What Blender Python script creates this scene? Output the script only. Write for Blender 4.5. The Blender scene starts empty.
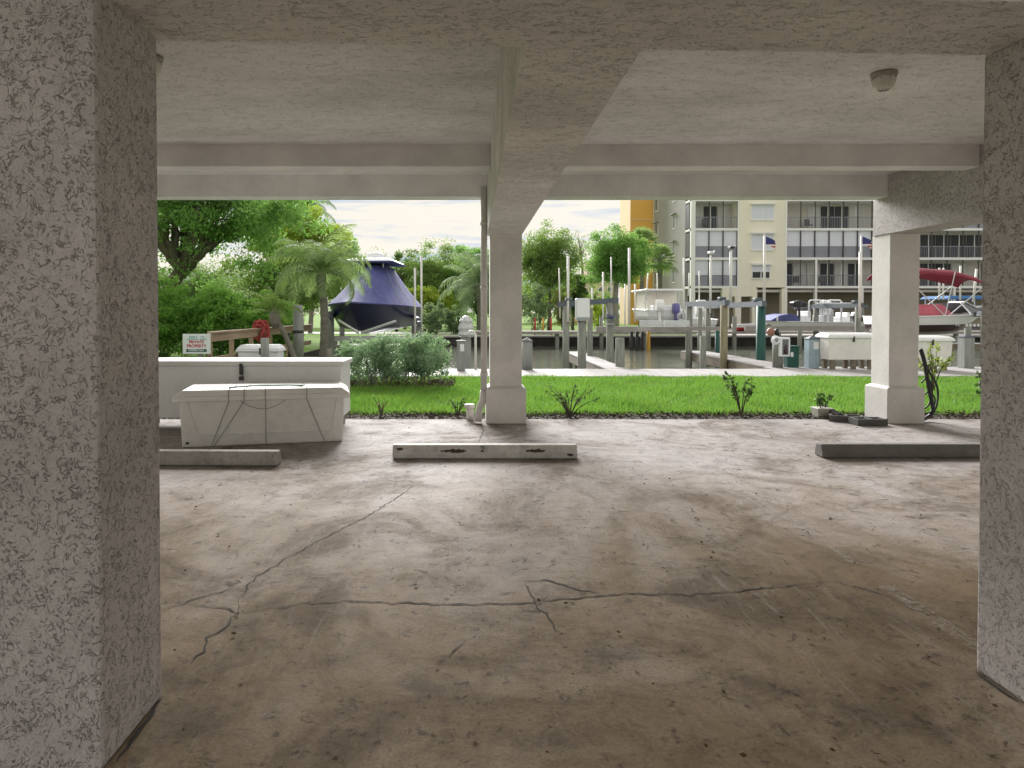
import bpy, bmesh, math, random
import numpy as np
from mathutils import Vector, Matrix, Euler

R = math.radians
random.seed(7)
rng = np.random.default_rng(11)
scene = bpy.context.scene
COL = scene.collection

# ------------------------------------------------------------------ camera
CAM_H, F, VX, VY = 1.46, 680.0, 472.0, 312.0
PITCH = 1.0
cam_data = bpy.data.cameras.new("camera")
cam = bpy.data.objects.new("camera", cam_data)
COL.objects.link(cam)
cam.location = (0, 0, CAM_H)
cam.rotation_euler = (R(90 - PITCH), 0, 0)
cam_data.sensor_width = 36.0
cam_data.lens = F / 1024 * 36.0
cam_data.shift_x = (512 - VX) / 1024
cam_data.shift_y = -((384 - VY) - F * math.tan(R(PITCH))) / 1024
cam_data.clip_start = 0.05
cam_data.clip_end = 2000
scene.camera = cam

# ------------------------------------------------------------------ world
SUN_AZ, SUN_EL = -9.0, 25.0        # degrees from +Y toward +X, elevation
world = bpy.data.worlds.new("World")
scene.world = world
world.use_nodes = True
wn, wl = world.node_tree.nodes, world.node_tree.links
wn.clear()
w_out = wn.new("ShaderNodeOutputWorld")
w_bg = wn.new("ShaderNodeBackground")
w_sky = wn.new("ShaderNodeTexSky")
w_sky.sky_type = 'NISHITA'
w_sky.sun_disc = False
w_sky.sun_elevation = R(SUN_EL)
w_sky.sun_rotation = R(SUN_AZ)
w_sky.air_density = 1.0
w_sky.dust_density = 1.0
w_sky.ozone_density = 1.0
w_bg.inputs["Strength"].default_value = 0.05
# thin veil of pale cloud, streaked along the horizon
w_tc = wn.new("ShaderNodeTexCoord")
w_map = wn.new("ShaderNodeMapping"); w_map.inputs["Scale"].default_value = (1.6, 1.6, 9.0)
w_noise = wn.new("ShaderNodeTexNoise")
w_noise.inputs["Scale"].default_value = 2.2; w_noise.inputs["Detail"].default_value = 7; w_noise.inputs["Roughness"].default_value = 0.6
w_ramp = wn.new("ShaderNodeValToRGB")
w_ramp.color_ramp.elements[0].position = 0.36; w_ramp.color_ramp.elements[0].color = (0.995, 0.995, 0.995, 1)
w_ramp.color_ramp.elements[1].position = 0.60; w_ramp.color_ramp.elements[1].color = (1, 1, 1, 1)
w_mix = wn.new("ShaderNodeMix"); w_mix.data_type = 'RGBA'
w_mix.inputs["B"].default_value = (2.30, 2.19, 1.95, 1)
wl.new(w_tc.outputs["Generated"], w_map.inputs["Vector"])
wl.new(w_map.outputs["Vector"], w_noise.inputs["Vector"])
wl.new(w_noise.outputs["Fac"], w_ramp.inputs["Fac"])
wl.new(w_ramp.outputs["Color"], w_mix.inputs["Factor"])
wl.new(w_sky.outputs["Color"], w_mix.inputs["A"])
w_map2 = wn.new("ShaderNodeMapping"); w_map2.inputs["Scale"].default_value = (2.2, 2.2, 26.0); w_map2.inputs["Rotation"].default_value = (R(2), R(-2), 0)
w_noise2 = wn.new("ShaderNodeTexNoise")
w_noise2.inputs["Scale"].default_value = 2.0; w_noise2.inputs["Detail"].default_value = 8; w_noise2.inputs["Roughness"].default_value = 0.62; w_noise2.inputs["Distortion"].default_value = 0.4
w_ramp2 = wn.new("ShaderNodeValToRGB")
w_ramp2.color_ramp.elements[0].position = 0.50; w_ramp2.color_ramp.elements[0].color = (0, 0, 0, 1)
w_ramp2.color_ramp.elements[1].position = 0.64; w_ramp2.color_ramp.elements[1].color = (1, 1, 1, 1)
w_mix2 = wn.new("ShaderNodeMix"); w_mix2.data_type = 'RGBA'
w_mix2.inputs["B"].default_value = (1.48, 1.68, 2.0, 1)
wl.new(w_tc.outputs["Generated"], w_map2.inputs["Vector"])
wl.new(w_map2.outputs["Vector"], w_noise2.inputs["Vector"])
wl.new(w_noise2.outputs["Fac"], w_ramp2.inputs["Fac"])
wl.new(w_ramp2.outputs["Color"], w_mix2.inputs["Factor"])
wl.new(w_mix.outputs["Result"], w_mix2.inputs["A"])
wl.new(w_mix2.outputs["Result"], w_bg.inputs["Color"])
wl.new(w_bg.outputs["Background"], w_out.inputs["Surface"])

# ------------------------------------------------------------------ sun
sun_data = bpy.data.lights.new("sun", 'SUN')
sun_data.energy = 1.08
sun_data.angle = R(28)
sun_data.color = (1.0, 0.985, 0.965)
sun = bpy.data.objects.new("sun", sun_data)
COL.objects.link(sun)
sd = Vector((math.sin(R(SUN_AZ)) * math.cos(R(SUN_EL)), math.cos(R(SUN_AZ)) * math.cos(R(SUN_EL)), math.sin(R(SUN_EL))))
sun.rotation_euler = (-sd).to_track_quat('-Z', 'Y').to_euler()
sun.location = (0, 0, 40)

vs = scene.view_settings
vs.view_transform = 'Standard'
vs.look = 'None'
vs.exposure = 3.1
vs.gamma = 1.0
vs.use_curve_mapping = False
scene.cycles.max_bounces = 10
scene.cycles.diffuse_bounces = 6
scene.cycles.transparent_max_bounces = 8
scene.cycles.use_denoising = True


def P(px, py, d):
    """a point seen at pixel (px, py) standing d metres in front of the camera"""
    return Vector(((px - VX) * d / F, d, CAM_H - (py - VY) * d / F))


def PX(px, d):
    return (px - VX) * d / F


def PZ(py, d):
    return CAM_H - (py - VY) * d / F


# ================================================================== materials
MATS = {}


class NT:
    def __init__(self, name):
        self.m = bpy.data.materials.new(name)
        self.m.use_nodes = True
        self.n, self.l = self.m.node_tree.nodes, self.m.node_tree.links
        self.b = self.n["Principled BSDF"]
        self.out = self.n["Material Output"]
        MATS[name] = self.m

    def node(self, t, **kw):
        nd = self.n.new("ShaderNode" + t)
        for k, v in kw.items():
            setattr(nd, k, v)
        return nd

    def set(self, nd, **kw):
        for k, v in kw.items():
            k = k.replace("_", " ")
            s = nd.inputs[k]
            if hasattr(v, "links") or hasattr(v, "is_linked"):
                self.l.new(v, s)
            else:
                s.default_value = v
        return nd

    def noise(self, vec, scale, detail=3, rough=0.55, dist=0.0):
        nd = self.node("TexNoise")
        self.set(nd, Scale=scale, Detail=detail, Roughness=rough, Distortion=dist)
        if vec is not None:
            self.l.new(vec, nd.inputs["Vector"])
        return nd.outputs["Fac"]

    def ramp(self, fac, stops):
        nd = self.node("ValToRGB")
        cr = nd.color_ramp
        while len(cr.elements) < len(stops):
            cr.elements.new(0.5)
        for e, (p, c) in zip(cr.elements, stops):
            e.position = p
            e.color = c if len(c) == 4 else (*c, 1)
        self.l.new(fac, nd.inputs["Fac"])
        return nd.outputs["Color"]

    def mix(self, fac, a, b, mode='MIX'):
        nd = self.node("Mix", data_type='RGBA', blend_type=mode)
        for k, v in (("Factor", fac), ("A", a), ("B", b)):
            s = [i for i in nd.inputs if i.name == k and i.type in (('VALUE',) if k == "Factor" else ('RGBA',))][0]
            if hasattr(v, "is_linked"):
                self.l.new(v, s)
            else:
                s.default_value = v if not isinstance(v, tuple) or len(v) == 4 else (*v, 1)
        return [o for o in nd.outputs if o.type == 'RGBA'][0]

    def math(self, op, a, b=None, c=None, clamp=False):
        nd = self.node("Math", operation=op)
        nd.use_clamp = clamp
        for i, v in enumerate((a, b, c)):
            if v is None:
                continue
            if hasattr(v, "is_linked"):
                self.l.new(v, nd.inputs[i])
            else:
                nd.inputs[i].default_value = v
        return nd.outputs[0]

    def coords(self, scale=(1, 1, 1), kind="Object"):
        tc = self.node("TexCoord")
        mp = self.node("Mapping")
        mp.inputs["Scale"].default_value = scale
        self.l.new(tc.outputs[kind], mp.inputs["Vector"])
        return mp.outputs["Vector"]

    def world_pos(self, scale=(1, 1, 1)):
        g = self.node("NewGeometry")
        mp = self.node("Mapping")
        mp.inputs["Scale"].default_value = scale
        self.l.new(g.outputs["Position"], mp.inputs["Vector"])
        return mp.outputs["Vector"]

    def bump(self, height, strength=0.3, dist=0.01):
        nd = self.node("Bump")
        self.set(nd, Strength=strength, Distance=dist, Height=height)
        self.l.new(nd.outputs["Normal"], self.b.inputs["Normal"])


def c4(c, k=1.0):
    return tuple(min(1, x * k) for x in c[:3]) + (1,)


def pmat(name, col, rough=0.6, metal=0.0, var=0.25, scale=3.0, bump=0.0, bscale=60, stretch=(1, 1, 1), dirt=0.0, spec=0.5):
    t = NT(name)
    v = t.world_pos(stretch)
    n = t.noise(v, scale, 5, 0.65)
    c = t.ramp(n, [(0.3, c4(col, 1 - var)), (0.7, c4(col, 1 + var * 0.6))])
    if dirt:
        d = t.noise(v, scale * 3.3, 6, 0.7, 0.6)
        dm = t.ramp(d, [(0.52, (0, 0, 0)), (0.68, (dirt, dirt, dirt))])
        c = t.mix(dm, c, c4((0.16, 0.13, 0.10), 0.6))
    t.l.new(c, t.b.inputs["Base Color"])
    t.set(t.b, Roughness=rough, Metallic=metal)
    t.b.inputs["Specular IOR Level"].default_value = spec
    if bump:
        t.bump(t.noise(v, bscale, 4, 0.6), bump, 0.01)
    return t.m


def stucco(name, col, scale=17.0, groove=0.55, bump=0.9, stretch=(1, 1, 1), line=0.030):
    """trowelled stucco: flat skin broken by short crooked grooves"""
    t = NT(name)
    v = t.world_pos(stretch)
    n1 = t.noise(v, scale, 2.2, 0.5, 1.1)
    n2 = t.noise(v, scale * 1.9, 2.0, 0.5, 0.8)
    a1 = t.math('ABSOLUTE', t.math('SUBTRACT', n1, 0.5))
    a2 = t.math('ABSOLUTE', t.math('SUBTRACT', n2, 0.52))
    g1 = t.math('SUBTRACT', 1.0, t.math('DIVIDE', a1, line), clamp=True)
    g2 = t.math('SUBTRACT', 1.0, t.math('DIVIDE', a2, line * 1.2), clamp=True)
    m1 = t.ramp(t.noise(v, scale * 1.1, 4, 0.7), [(0.475, (0, 0, 0)), (0.545, (1, 1, 1))])
    m2 = t.ramp(t.noise(v, scale * 0.8, 4, 0.7, 0.4), [(0.51, (0, 0, 0)), (0.58, (1, 1, 1))])
    grooves = t.math('MAXIMUM', t.math('MULTIPLY', g1, m1), t.math('MULTIPLY', g2, m2))
    fine = t.noise(v, 150, 4, 0.7)
    plate = t.ramp(t.noise(v, scale * 1.35, 4, 0.65, 0.5), [(0.38, (0, 0, 0)), (0.50, (1, 1, 1))])
    big = t.noise(v, 1.6, 4, 0.6)
    base = t.mix(t.math('MULTIPLY', t.math('SUBTRACT', 1.0, plate), groove * 0.04), t.mix(0.5, t.ramp(big, [(0.3, c4(col, 0.80)), (0.7, c4(col, 1.08))]), t.ramp(fine, [(0.3, (0.72,) * 3), (0.7, (1.14,) * 3)]), 'MULTIPLY'), c4((0.16, 0.14, 0.125)))
    c = t.mix(t.math('MULTIPLY', grooves, groove), base, c4((0.085, 0.068, 0.055)))
    t.l.new(c, t.b.inputs["Base Color"])
    t.set(t.b, Roughness=0.85)
    h = t.math('ADD', t.math('ADD', t.math('MULTIPLY', grooves, -0.8), t.math('MULTIPLY', fine, 0.22)), t.math('MULTIPLY', plate, 0.22))
    t.bump(h, bump, 0.008)
    return t.m


STUCCO_COL = (0.575, 0.532, 0.528)
stucco("stucco", STUCCO_COL, 27, 0.42, 1.0, (1, 1, 1), 0.027)
stucco("stucco_beam", (0.84, 0.815, 0.785), 24, 0.45, 0.8, (0.55, 1.0, 1.0))
stucco("stucco_soffit", (0.86, 0.845, 0.825), 17, 0.30, 0.8, (0.5, 1.0, 1.0), 0.022)
stucco("stucco_smooth", (0.78, 0.75, 0.72), 12, 0.10, 0.35)
stucco("fascia_paint", (0.86, 0.85, 0.835), 9, 0.05, 0.2)


def concrete_floor():
    t = NT("concrete_floor")
    v = t.world_pos()
    sep = t.node("SeparateXYZ"); t.l.new(v, sep.inputs[0])
    big = t.noise(t.world_pos((1.0, 0.55, 1)), 0.6, 7, 0.66, 0.7)
    c = t.ramp(big, [(0.30, (0.175, 0.125, 0.074)), (0.45, (0.255, 0.192, 0.125)), (0.58, (0.335, 0.268, 0.198)), (0.72, (0.42, 0.365, 0.31))])
    # paler and greyer towards the outer edge; the inner bay is browner with stains
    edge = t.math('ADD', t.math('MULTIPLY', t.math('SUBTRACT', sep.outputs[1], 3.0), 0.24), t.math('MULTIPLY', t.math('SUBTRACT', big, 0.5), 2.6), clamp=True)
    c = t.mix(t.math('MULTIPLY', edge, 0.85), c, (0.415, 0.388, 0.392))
    # broad dark grime blotches
    blot = t.noise(t.world_pos((0.8, 0.8, 1)), 1.15, 7, 0.7, 1.0)
    c = t.mix(t.ramp(blot, [(0.50, (0, 0, 0)), (0.62, (0.7,) * 3)]), c, (0.135, 0.102, 0.070))
    # worn pale scratches running out with the wheel tracks
    sv = t.node("Mapping"); t.l.new(v, sv.inputs["Vector"]); sv.inputs["Rotation"].default_value = (0, 0, R(24)); sv.inputs["Scale"].default_value = (7.0, 0.9, 1)
    scr = t.noise(sv.outputs["Vector"], 2.6, 7, 0.78, 0.9)
    scm = t.ramp(t.noise(v, 0.9, 3, 0.6), [(0.42, (0, 0, 0)), (0.6, (1,) * 3)])
    c = t.mix(t.math('MULTIPLY', t.ramp(scr, [(0.53, (0, 0, 0)), (0.66, (0.5,) * 3)]), scm), c, (0.38, 0.345, 0.31))
    sv2 = t.node("Mapping"); t.l.new(v, sv2.inputs["Vector"]); sv2.inputs["Rotation"].default_value = (0, 0, R(-8)); sv2.inputs["Scale"].default_value = (1.0, 2.2, 1)
    scr2 = t.noise(sv2.outputs["Vector"], 2.2, 7, 0.75, 0.8)
    c = t.mix(t.ramp(scr2, [(0.55, (0, 0, 0)), (0.66, (0.5,) * 3)]), c, (0.17, 0.135, 0.10))
    mot = t.noise(v, 4.5, 8, 0.78, 0.9)
    c = t.mix(0.8, c, t.ramp(mot, [(0.34, (0.60, 0.585, 0.57)), (0.5, (0.97, 0.97, 0.97)), (0.66, (1.16, 1.15, 1.14))]), 'MULTIPLY')
    # pock marks and small oil drips
    spot = t.noise(v, 8, 6, 0.78, 0.5)
    c = t.mix(t.ramp(spot, [(0.585, (0, 0, 0)), (0.63, (0.8,) * 3)]), c, (0.085, 0.066, 0.05))
    spot2 = t.noise(t.world_pos((1, 0.7, 1)), 26, 4, 0.7, 0.3)
    c = t.mix(t.math('MULTIPLY', t.ramp(spot2, [(0.60, (0, 0, 0)), (0.65, (0.85,) * 3)]), t.ramp(blot, [(0.42, (0, 0, 0)), (0.55, (1,) * 3)])), c, (0.075, 0.058, 0.045))
    fine = t.noise(v, 70, 7, 0.82)
    c = t.mix(0.75, c, t.ramp(fine, [(0.30, (0.45,) * 3), (0.66, (1.12,) * 3)]), 'MULTIPLY')
    t.l.new(c, t.b.inputs["Base Color"])
    rr = t.ramp(blot, [(0.35, (0.70,) * 3), (0.7, (0.9,) * 3)])
    t.b.inputs["Specular IOR Level"].default_value = 0.06
    t.l.new(rr, t.b.inputs["Roughness"])
    h = t.math('ADD', t.math('MULTIPLY', fine, 0.5), t.math('MULTIPLY', t.noise(v, 22, 5, 0.7), 1.0))
    t.bump(h, 0.35, 0.008)
concrete_floor()


def leafmat(name, dark, light, trans=0.35, rough=0.5, dry=None):
    t = NT(name)
    g = t.node("NewGeometry")
    c = t.ramp(g.outputs["Random Per Island"], [(0.0, dark), (0.55, tuple((a + b) / 2 for a, b in zip(dark, light))), (1.0, light)])
    big = t.noise(t.world_pos(), 1.1, 3, 0.6)
    c = t.mix(t.ramp(big, [(0.35, (0, 0, 0)), (0.65, (0.45,) * 3)]), c, light)
    if dry:                                   # straw-coloured and tired patches
        dn = t.noise(t.world_pos((1, 0.8, 1)), 1.7, 6, 0.72, 0.6)
        c = t.mix(t.ramp(dn, [(0.50, (0, 0, 0)), (0.68, (0.6,) * 3)]), c, dry)
        c = t.mix(t.ramp(t.noise(t.world_pos(), 0.7, 4, 0.6), [(0.35, (0.5,) * 3), (0.52, (0, 0, 0))]), c, dark)
    t.l.new(c, t.b.inputs["Base Color"])
    t.set(t.b, Roughness=max(rough, 0.6))
    t.b.inputs["Specular IOR Level"].default_value = 0.2
    tr = t.node("BsdfTranslucent")
    t.l.new(t.mix(0.5, c, c4((light[0] * 1.15, light[1] * 1.32, light[2] * 0.6))), tr.inputs["Color"])
    ms = t.node("MixShader"); ms.inputs[0].default_value = trans
    t.l.new(t.b.outputs[0], ms.inputs[1]); t.l.new(tr.outputs[0], ms.inputs[2])
    t.l.new(ms.outputs[0], t.out.inputs["Surface"])


leafmat("leaf_ficus", (0.08, 0.18, 0.055), (0.24, 0.40, 0.12), 0.55)
leafmat("leaf_hedge", (0.09, 0.21, 0.055), (0.28, 0.47, 0.12), 0.62, 0.4)
leafmat("leaf_olive", (0.10, 0.165, 0.055), (0.25, 0.35, 0.11), 0.5)
leafmat("leaf_dark", (0.09, 0.15, 0.06), (0.20, 0.29, 0.11), 0.5)
leafmat("leaf_grey", (0.11, 0.17, 0.10), (0.27, 0.34, 0.22), 0.45)
leafmat("leaf_shrub", (0.07, 0.14, 0.085), (0.31, 0.42, 0.30), 0.45, 0.4)
leafmat("leaf_palm", (0.10, 0.17, 0.07), (0.29, 0.38, 0.18), 0.5, 0.4)
leafmat("leaf_yellow", (0.16, 0.23, 0.035), (0.33, 0.40, 0.065), 0.55)
leafmat("leaf_sapling", (0.03, 0.06, 0.025), (0.085, 0.14, 0.05), 0.25, 0.4)
leafmat("leaf_pale", (0.13, 0.17, 0.05), (0.30, 0.33, 0.12), 0.4, 0.4)
leafmat("grass_blade", (0.065, 0.15, 0.03), (0.205, 0.36, 0.075), 0.42, 0.6, (0.26, 0.30, 0.085))
leafmat("mulch_chip", (0.035, 0.026, 0.020), (0.16, 0.125, 0.10), 0.0, 0.9)
leafmat("dead_leaf", (0.05, 0.035, 0.022), (0.14, 0.10, 0.06), 0.1, 0.8)

pmat("lawn_soil", (0.10, 0.19, 0.025), 0.9, var=0.4, scale=2.5, bump=0.5, bscale=40)
pmat("mulch_soil", (0.05, 0.04, 0.032), 0.95, var=0.5, scale=9, bump=0.6, bscale=50)
pmat("far_grass", (0.13, 0.23, 0.03), 0.95, var=0.35, scale=0.4, bump=0.3, bscale=6, spec=0.05)
pmat("asphalt", (0.09, 0.088, 0.085), 0.9, var=0.25, scale=1.2, bump=0.3, bscale=80)
pmat("pale_concrete", (0.50, 0.47, 0.45), 0.8, var=0.15, scale=1.5, bump=0.2, bscale=70, dirt=0.15)
pmat("seawall_concrete", (0.075, 0.07, 0.062), 0.85, var=0.5, scale=1.3, bump=0.4, bscale=12)
pmat("deck_board", (0.32, 0.30, 0.298), 0.75, var=0.22, scale=2.0, bump=0.2, bscale=30, stretch=(7, 0.8, 1), dirt=0.12)
pmat("dock_board", (0.33, 0.31, 0.29), 0.8, var=0.3, scale=2.0, bump=0.2, bscale=30, stretch=(1, 6, 1), dirt=0.2)
pmat("dock_side", (0.20, 0.165, 0.125), 0.85, var=0.35, scale=3, bump=0.3, bscale=30, stretch=(1, 1, 6))
pmat("pile_wood", (0.245, 0.255, 0.225), 0.85, var=0.35, scale=3.5, bump=0.5, bscale=30, stretch=(4, 4, 0.5), dirt=0.25)
pmat("pile_tan", (0.27, 0.24, 0.155), 0.85, var=0.3, scale=3.5, bump=0.5, bscale=30, stretch=(4, 4, 0.5), dirt=0.2)
pmat("pile_green", (0.012, 0.085, 0.07), 0.6, var=0.3, scale=4, stretch=(3, 3, 0.6), dirt=0.15)
pmat("pile_pale", (0.27, 0.28, 0.27), 0.8, var=0.2, scale=3, stretch=(4, 4, 0.5), dirt=0.25)
pmat("rail_wood", (0.34, 0.25, 0.165), 0.8, var=0.25, scale=3, bump=0.3, bscale=25, stretch=(1, 0.4, 6), dirt=0.2)
pmat("post_grey_wood", (0.24, 0.22, 0.18), 0.85, var=0.3, scale=4, bump=0.4, bscale=30, stretch=(5, 5, 0.6))
pmat("wheel_stop_paint", (0.62, 0.60, 0.575), 0.85, var=0.2, scale=5, bump=0.4, bscale=70, dirt=0.35)
pmat("wheel_stop_grey", (0.18, 0.17, 0.16), 0.9, var=0.25, scale=5, bump=0.5, bscale=70, dirt=0.3)
pmat("wheel_stop_old", (0.40, 0.38, 0.36), 0.9, var=0.25, scale=5, bump=0.5, bscale=70, dirt=0.4)
pmat("chipped_concrete", (0.085, 0.07, 0.06), 0.95, var=0.5, scale=20, bump=0.8, bscale=80)
pmat("gelcoat_cream", (0.78, 0.76, 0.725), 0.55, var=0.08, scale=2, dirt=0.14, spec=0.15)
pmat("gelcoat_white", (0.80, 0.80, 0.81), 0.5, var=0.06, scale=2, dirt=0.10, spec=0.2)
pmat("white_paint", (0.74, 0.735, 0.73), 0.6, var=0.06, scale=2, dirt=0.10, spec=0.15)
pmat("white_plastic", (0.76, 0.77, 0.80), 0.4, var=0.05, scale=4)
pmat("pvc_white", (0.74, 0.73, 0.70), 0.45, var=0.10, scale=3, dirt=0.08)
pmat("pipe_paint", (0.66, 0.63, 0.60), 0.6, var=0.12, scale=3, dirt=0.15)
pmat("black_metal", (0.03, 0.03, 0.03), 0.45, var=0.2, scale=8)
pmat("black_rubber", (0.025, 0.025, 0.027), 0.55, var=0.3, scale=8)
pmat("rope_green", (0.10, 0.23, 0.19), 0.85, var=0.3, scale=30)
pmat("rope_dark", (0.15, 0.16, 0.145), 0.85, var=0.3, scale=30)
pmat("rope_red", (0.36, 0.055, 0.05), 0.8, var=0.3, scale=20, bump=0.4, bscale=150)
pmat("galvanised", (0.34, 0.37, 0.40), 0.45, 0.5, var=0.15, scale=5)
pmat("beam_grey_blue", (0.10, 0.12, 0.145), 0.6, 0.0, var=0.2, scale=4, dirt=0.15)
pmat("aluminium", (0.62, 0.64, 0.66), 0.4, 0.5, var=0.10, scale=4)
pmat("canvas_navy", (0.085, 0.095, 0.27), 0.75, var=0.3, scale=2, bump=0.8, bscale=3.5, stretch=(2.5, 2.5, 0.6))
pmat("canvas_blue", (0.035, 0.15, 0.38), 0.75, var=0.2, scale=2)
pmat("canvas_red", (0.20, 0.010, 0.030), 0.7, var=0.2, scale=3, bump=0.2, bscale=6)
pmat("canvas_pink", (0.55, 0.13, 0.17), 0.7, var=0.2, scale=3)
pmat("hull_navy", (0.018, 0.022, 0.065), 0.3, var=0.2, scale=1.5)
pmat("hull_maroon", (0.035, 0.006, 0.014), 0.22, var=0.2, scale=1.5)
pmat("hull_white", (0.80, 0.80, 0.82), 0.3, var=0.05, scale=2, dirt=0.06)
pmat("vinyl_cream", (0.75, 0.72, 0.63), 0.5, var=0.08, scale=3, bump=0.2, bscale=5)
pmat("vinyl_seat", (0.36, 0.37, 0.38), 0.55, var=0.15, scale=4)
pmat("motor_purple", (0.12, 0.11, 0.30), 0.35, var=0.15, scale=5)
pmat("motor_black", (0.015, 0.016, 0.018), 0.3, var=0.2, scale=5)
pmat("pedestal_blue", (0.32, 0.41, 0.47), 0.55, var=0.12, scale=3, dirt=0.15)
pmat("pedestal_cap", (0.055, 0.065, 0.085), 0.5, var=0.2, scale=4)
pmat("box_green", (0.010, 0.075, 0.060), 0.5, var=0.2, scale=3)
pmat("bark", (0.105, 0.088, 0.070), 0.9, var=0.4, scale=4, bump=0.8, bscale=14, stretch=(3, 3, 1))
pmat("bark_pale", (0.27, 0.245, 0.205), 0.9, var=0.35, scale=4, bump=0.6, bscale=14, stretch=(3, 3, 1))
pmat("palm_trunk", (0.19, 0.175, 0.15), 0.9, var=0.4, scale=2, bump=0.9, bscale=9, stretch=(1, 1, 5))
pmat("facade_cream", (0.84, 0.80, 0.67), 0.85, var=0.06, scale=0.3, bump=0.1, bscale=20)
pmat("facade_white", (0.84, 0.835, 0.82), 0.7, var=0.05, scale=0.4, dirt=0.05)
pmat("facade_grey", (0.33, 0.31, 0.30), 0.85, var=0.06, scale=0.3, bump=0.1, bscale=20)
pmat("facade_orange", (0.85, 0.47, 0.12), 0.85, var=0.06, scale=0.3)
pmat("facade_peach", (0.80, 0.60, 0.38), 0.85, var=0.06, scale=0.3)
pmat("facade_pink", (0.62, 0.44, 0.40), 0.85, var=0.08, scale=0.2)
pmat("roof_orange", (0.55, 0.25, 0.12), 0.85, var=0.15, scale=1)
pmat("recess_wall", (0.58, 0.55, 0.50), 0.85, var=0.15, scale=0.4)
pmat("garage_wall", (0.52, 0.46, 0.35), 0.85, var=0.2, scale=0.4)
pmat("blind_white", (0.70, 0.72, 0.80), 0.7, var=0.05, scale=0.6, bump=0.2, bscale=14, stretch=(0.1, 1, 4))
pmat("curtain", (0.58, 0.57, 0.56), 0.85, var=0.25, scale=3, stretch=(6, 1, 0.2))
pmat("screen_grey", (0.26, 0.265, 0.32), 0.5, var=0.12, scale=0.8)
pmat("frame_bronze", (0.06, 0.055, 0.055), 0.5, var=0.2, scale=3)
pmat("window_dark", (0.045, 0.05, 0.055), 0.3, var=0.3, scale=0.7, spec=0.2)
pmat("window_grey", (0.17, 0.18, 0.19), 0.35, var=0.15, scale=0.7, spec=0.15)
pmat("sign_white", (0.70, 0.74, 0.75), 0.4, var=0.04, scale=4)
pmat("sign_teal", (0.05, 0.28, 0.30), 0.5, var=0.05, scale=4)
pmat("sign_red", (0.42, 0.015, 0.04), 0.5, var=0.05, scale=4)
pmat("sign_green", (0.012, 0.075, 0.065), 0.5, var=0.05, scale=4)
pmat("print_black", (0.02, 0.02, 0.02), 0.6, var=0.1, scale=10)
pmat("bollard_red", (0.45, 0.03, 0.03), 0.5, var=0.15, scale=4)
pmat("bollard_yellow", (0.60, 0.33, 0.03), 0.5, var=0.15, scale=4)
pmat("buoy_orange", (0.30, 0.14, 0.105), 0.5, var=0.15, scale=6)
pmat("shrink_wrap", (0.55, 0.57, 0.58), 0.25, 0.0, var=0.3, scale=14, bump=0.9, bscale=22)
pmat("cinder_block", (0.13, 0.125, 0.12), 0.95, var=0.25, scale=8, bump=0.6, bscale=90)
pmat("fixture_metal", (0.40, 0.375, 0.33), 0.55, 0.3, var=0.2, scale=9)
pmat("fixture_glass", (0.68, 0.68, 0.62), 0.25, var=0.15, scale=12)
pmat("crack_dirt", (0.035, 0.029, 0.024), 0.95, var=0.4, scale=25)
pmat("terracotta_pale", (0.47, 0.46, 0.40), 0.8, var=0.15, scale=8, dirt=0.2)


def water_mat():
    t = NT("canal_water")
    v = t.world_pos((1, 2.2, 1))
    t.set(t.b, Base_Color=(0.17, 0.18, 0.145, 1), Roughness=0.08)
    t.b.inputs["IOR"].default_value = 1.33
    h = t.math('ADD', t.noise(v, 1.1, 3, 0.5), t.math('MULTIPLY', t.noise(v, 5, 2, 0.5), 0.25))
    t.bump(h, 0.25, 0.10)
water_mat()


def worn_paint():
    t = NT("worn_line_paint")
    v = t.world_pos()
    t.set(t.b, Base_Color=(0.40, 0.365, 0.31, 1), Roughness=0.8)
    tr = t.node("BsdfTransparent")
    ms = t.node("MixShader")
    f = t.ramp(t.noise(v, 30, 8, 0.85, 0.6), [(0.46, (0, 0, 0)), (0.62, (0.6,) * 3)])
    t.l.new(f, ms.inputs[0])
    t.l.new(tr.outputs[0], ms.inputs[1]); t.l.new(t.b.outputs[0], ms.inputs[2])
    t.l.new(ms.outputs[0], t.out.inputs["Surface"])
worn_paint()


def oil_stain():
    t = NT("grime_stain")
    v = t.world_pos()
    t.set(t.b, Base_Color=(0.095, 0.068, 0.044, 1), Roughness=0.85)
    tr = t.node("BsdfTransparent")
    ms = t.node("MixShader")
    tc = t.node("TexCoord")
    gr = t.node("VectorMath", operation='LENGTH'); t.l.new(tc.outputs["Object"], gr.inputs[0])
    fall = t.math('SUBTRACT', 1.0, gr.outputs["Value"], clamp=True)
    n = t.noise(v, 11, 8, 0.78, 0.6)
    f = t.math('MULTIPLY', t.math('MULTIPLY', t.math('SUBTRACT', t.math('ADD', n, t.math('MULTIPLY', fall, 0.34)), 0.66, clamp=True), 3.0, clamp=True), 0.5)
    t.l.new(f, ms.inputs[0])
    t.l.new(tr.outputs[0], ms.inputs[1]); t.l.new(t.b.outputs[0], ms.inputs[2])
    t.l.new(ms.outputs[0], t.out.inputs["Surface"])
oil_stain()


def flag_mat():
    t = NT("striped_flag")
    v = t.coords()
    sep = t.node("SeparateXYZ"); t.l.new(v, sep.inputs[0])
    st = t.math('GREATER_THAN', t.math('FRACT', t.math('MULTIPLY', sep.outputs[2], 9.0)), 0.5)
    c = t.mix(st, (0.42, 0.03, 0.04), (0.68, 0.66, 0.64))
    canton = t.math('MULTIPLY', t.math('GREATER_THAN', sep.outputs[2], -0.32), t.math('LESS_THAN', sep.outputs[0], 0.40))
    c = t.mix(canton, c, (0.03, 0.04, 0.16))
    t.l.new(c, t.b.inputs["Base Color"])
    t.set(t.b, Roughness=0.8)
flag_mat()


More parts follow.
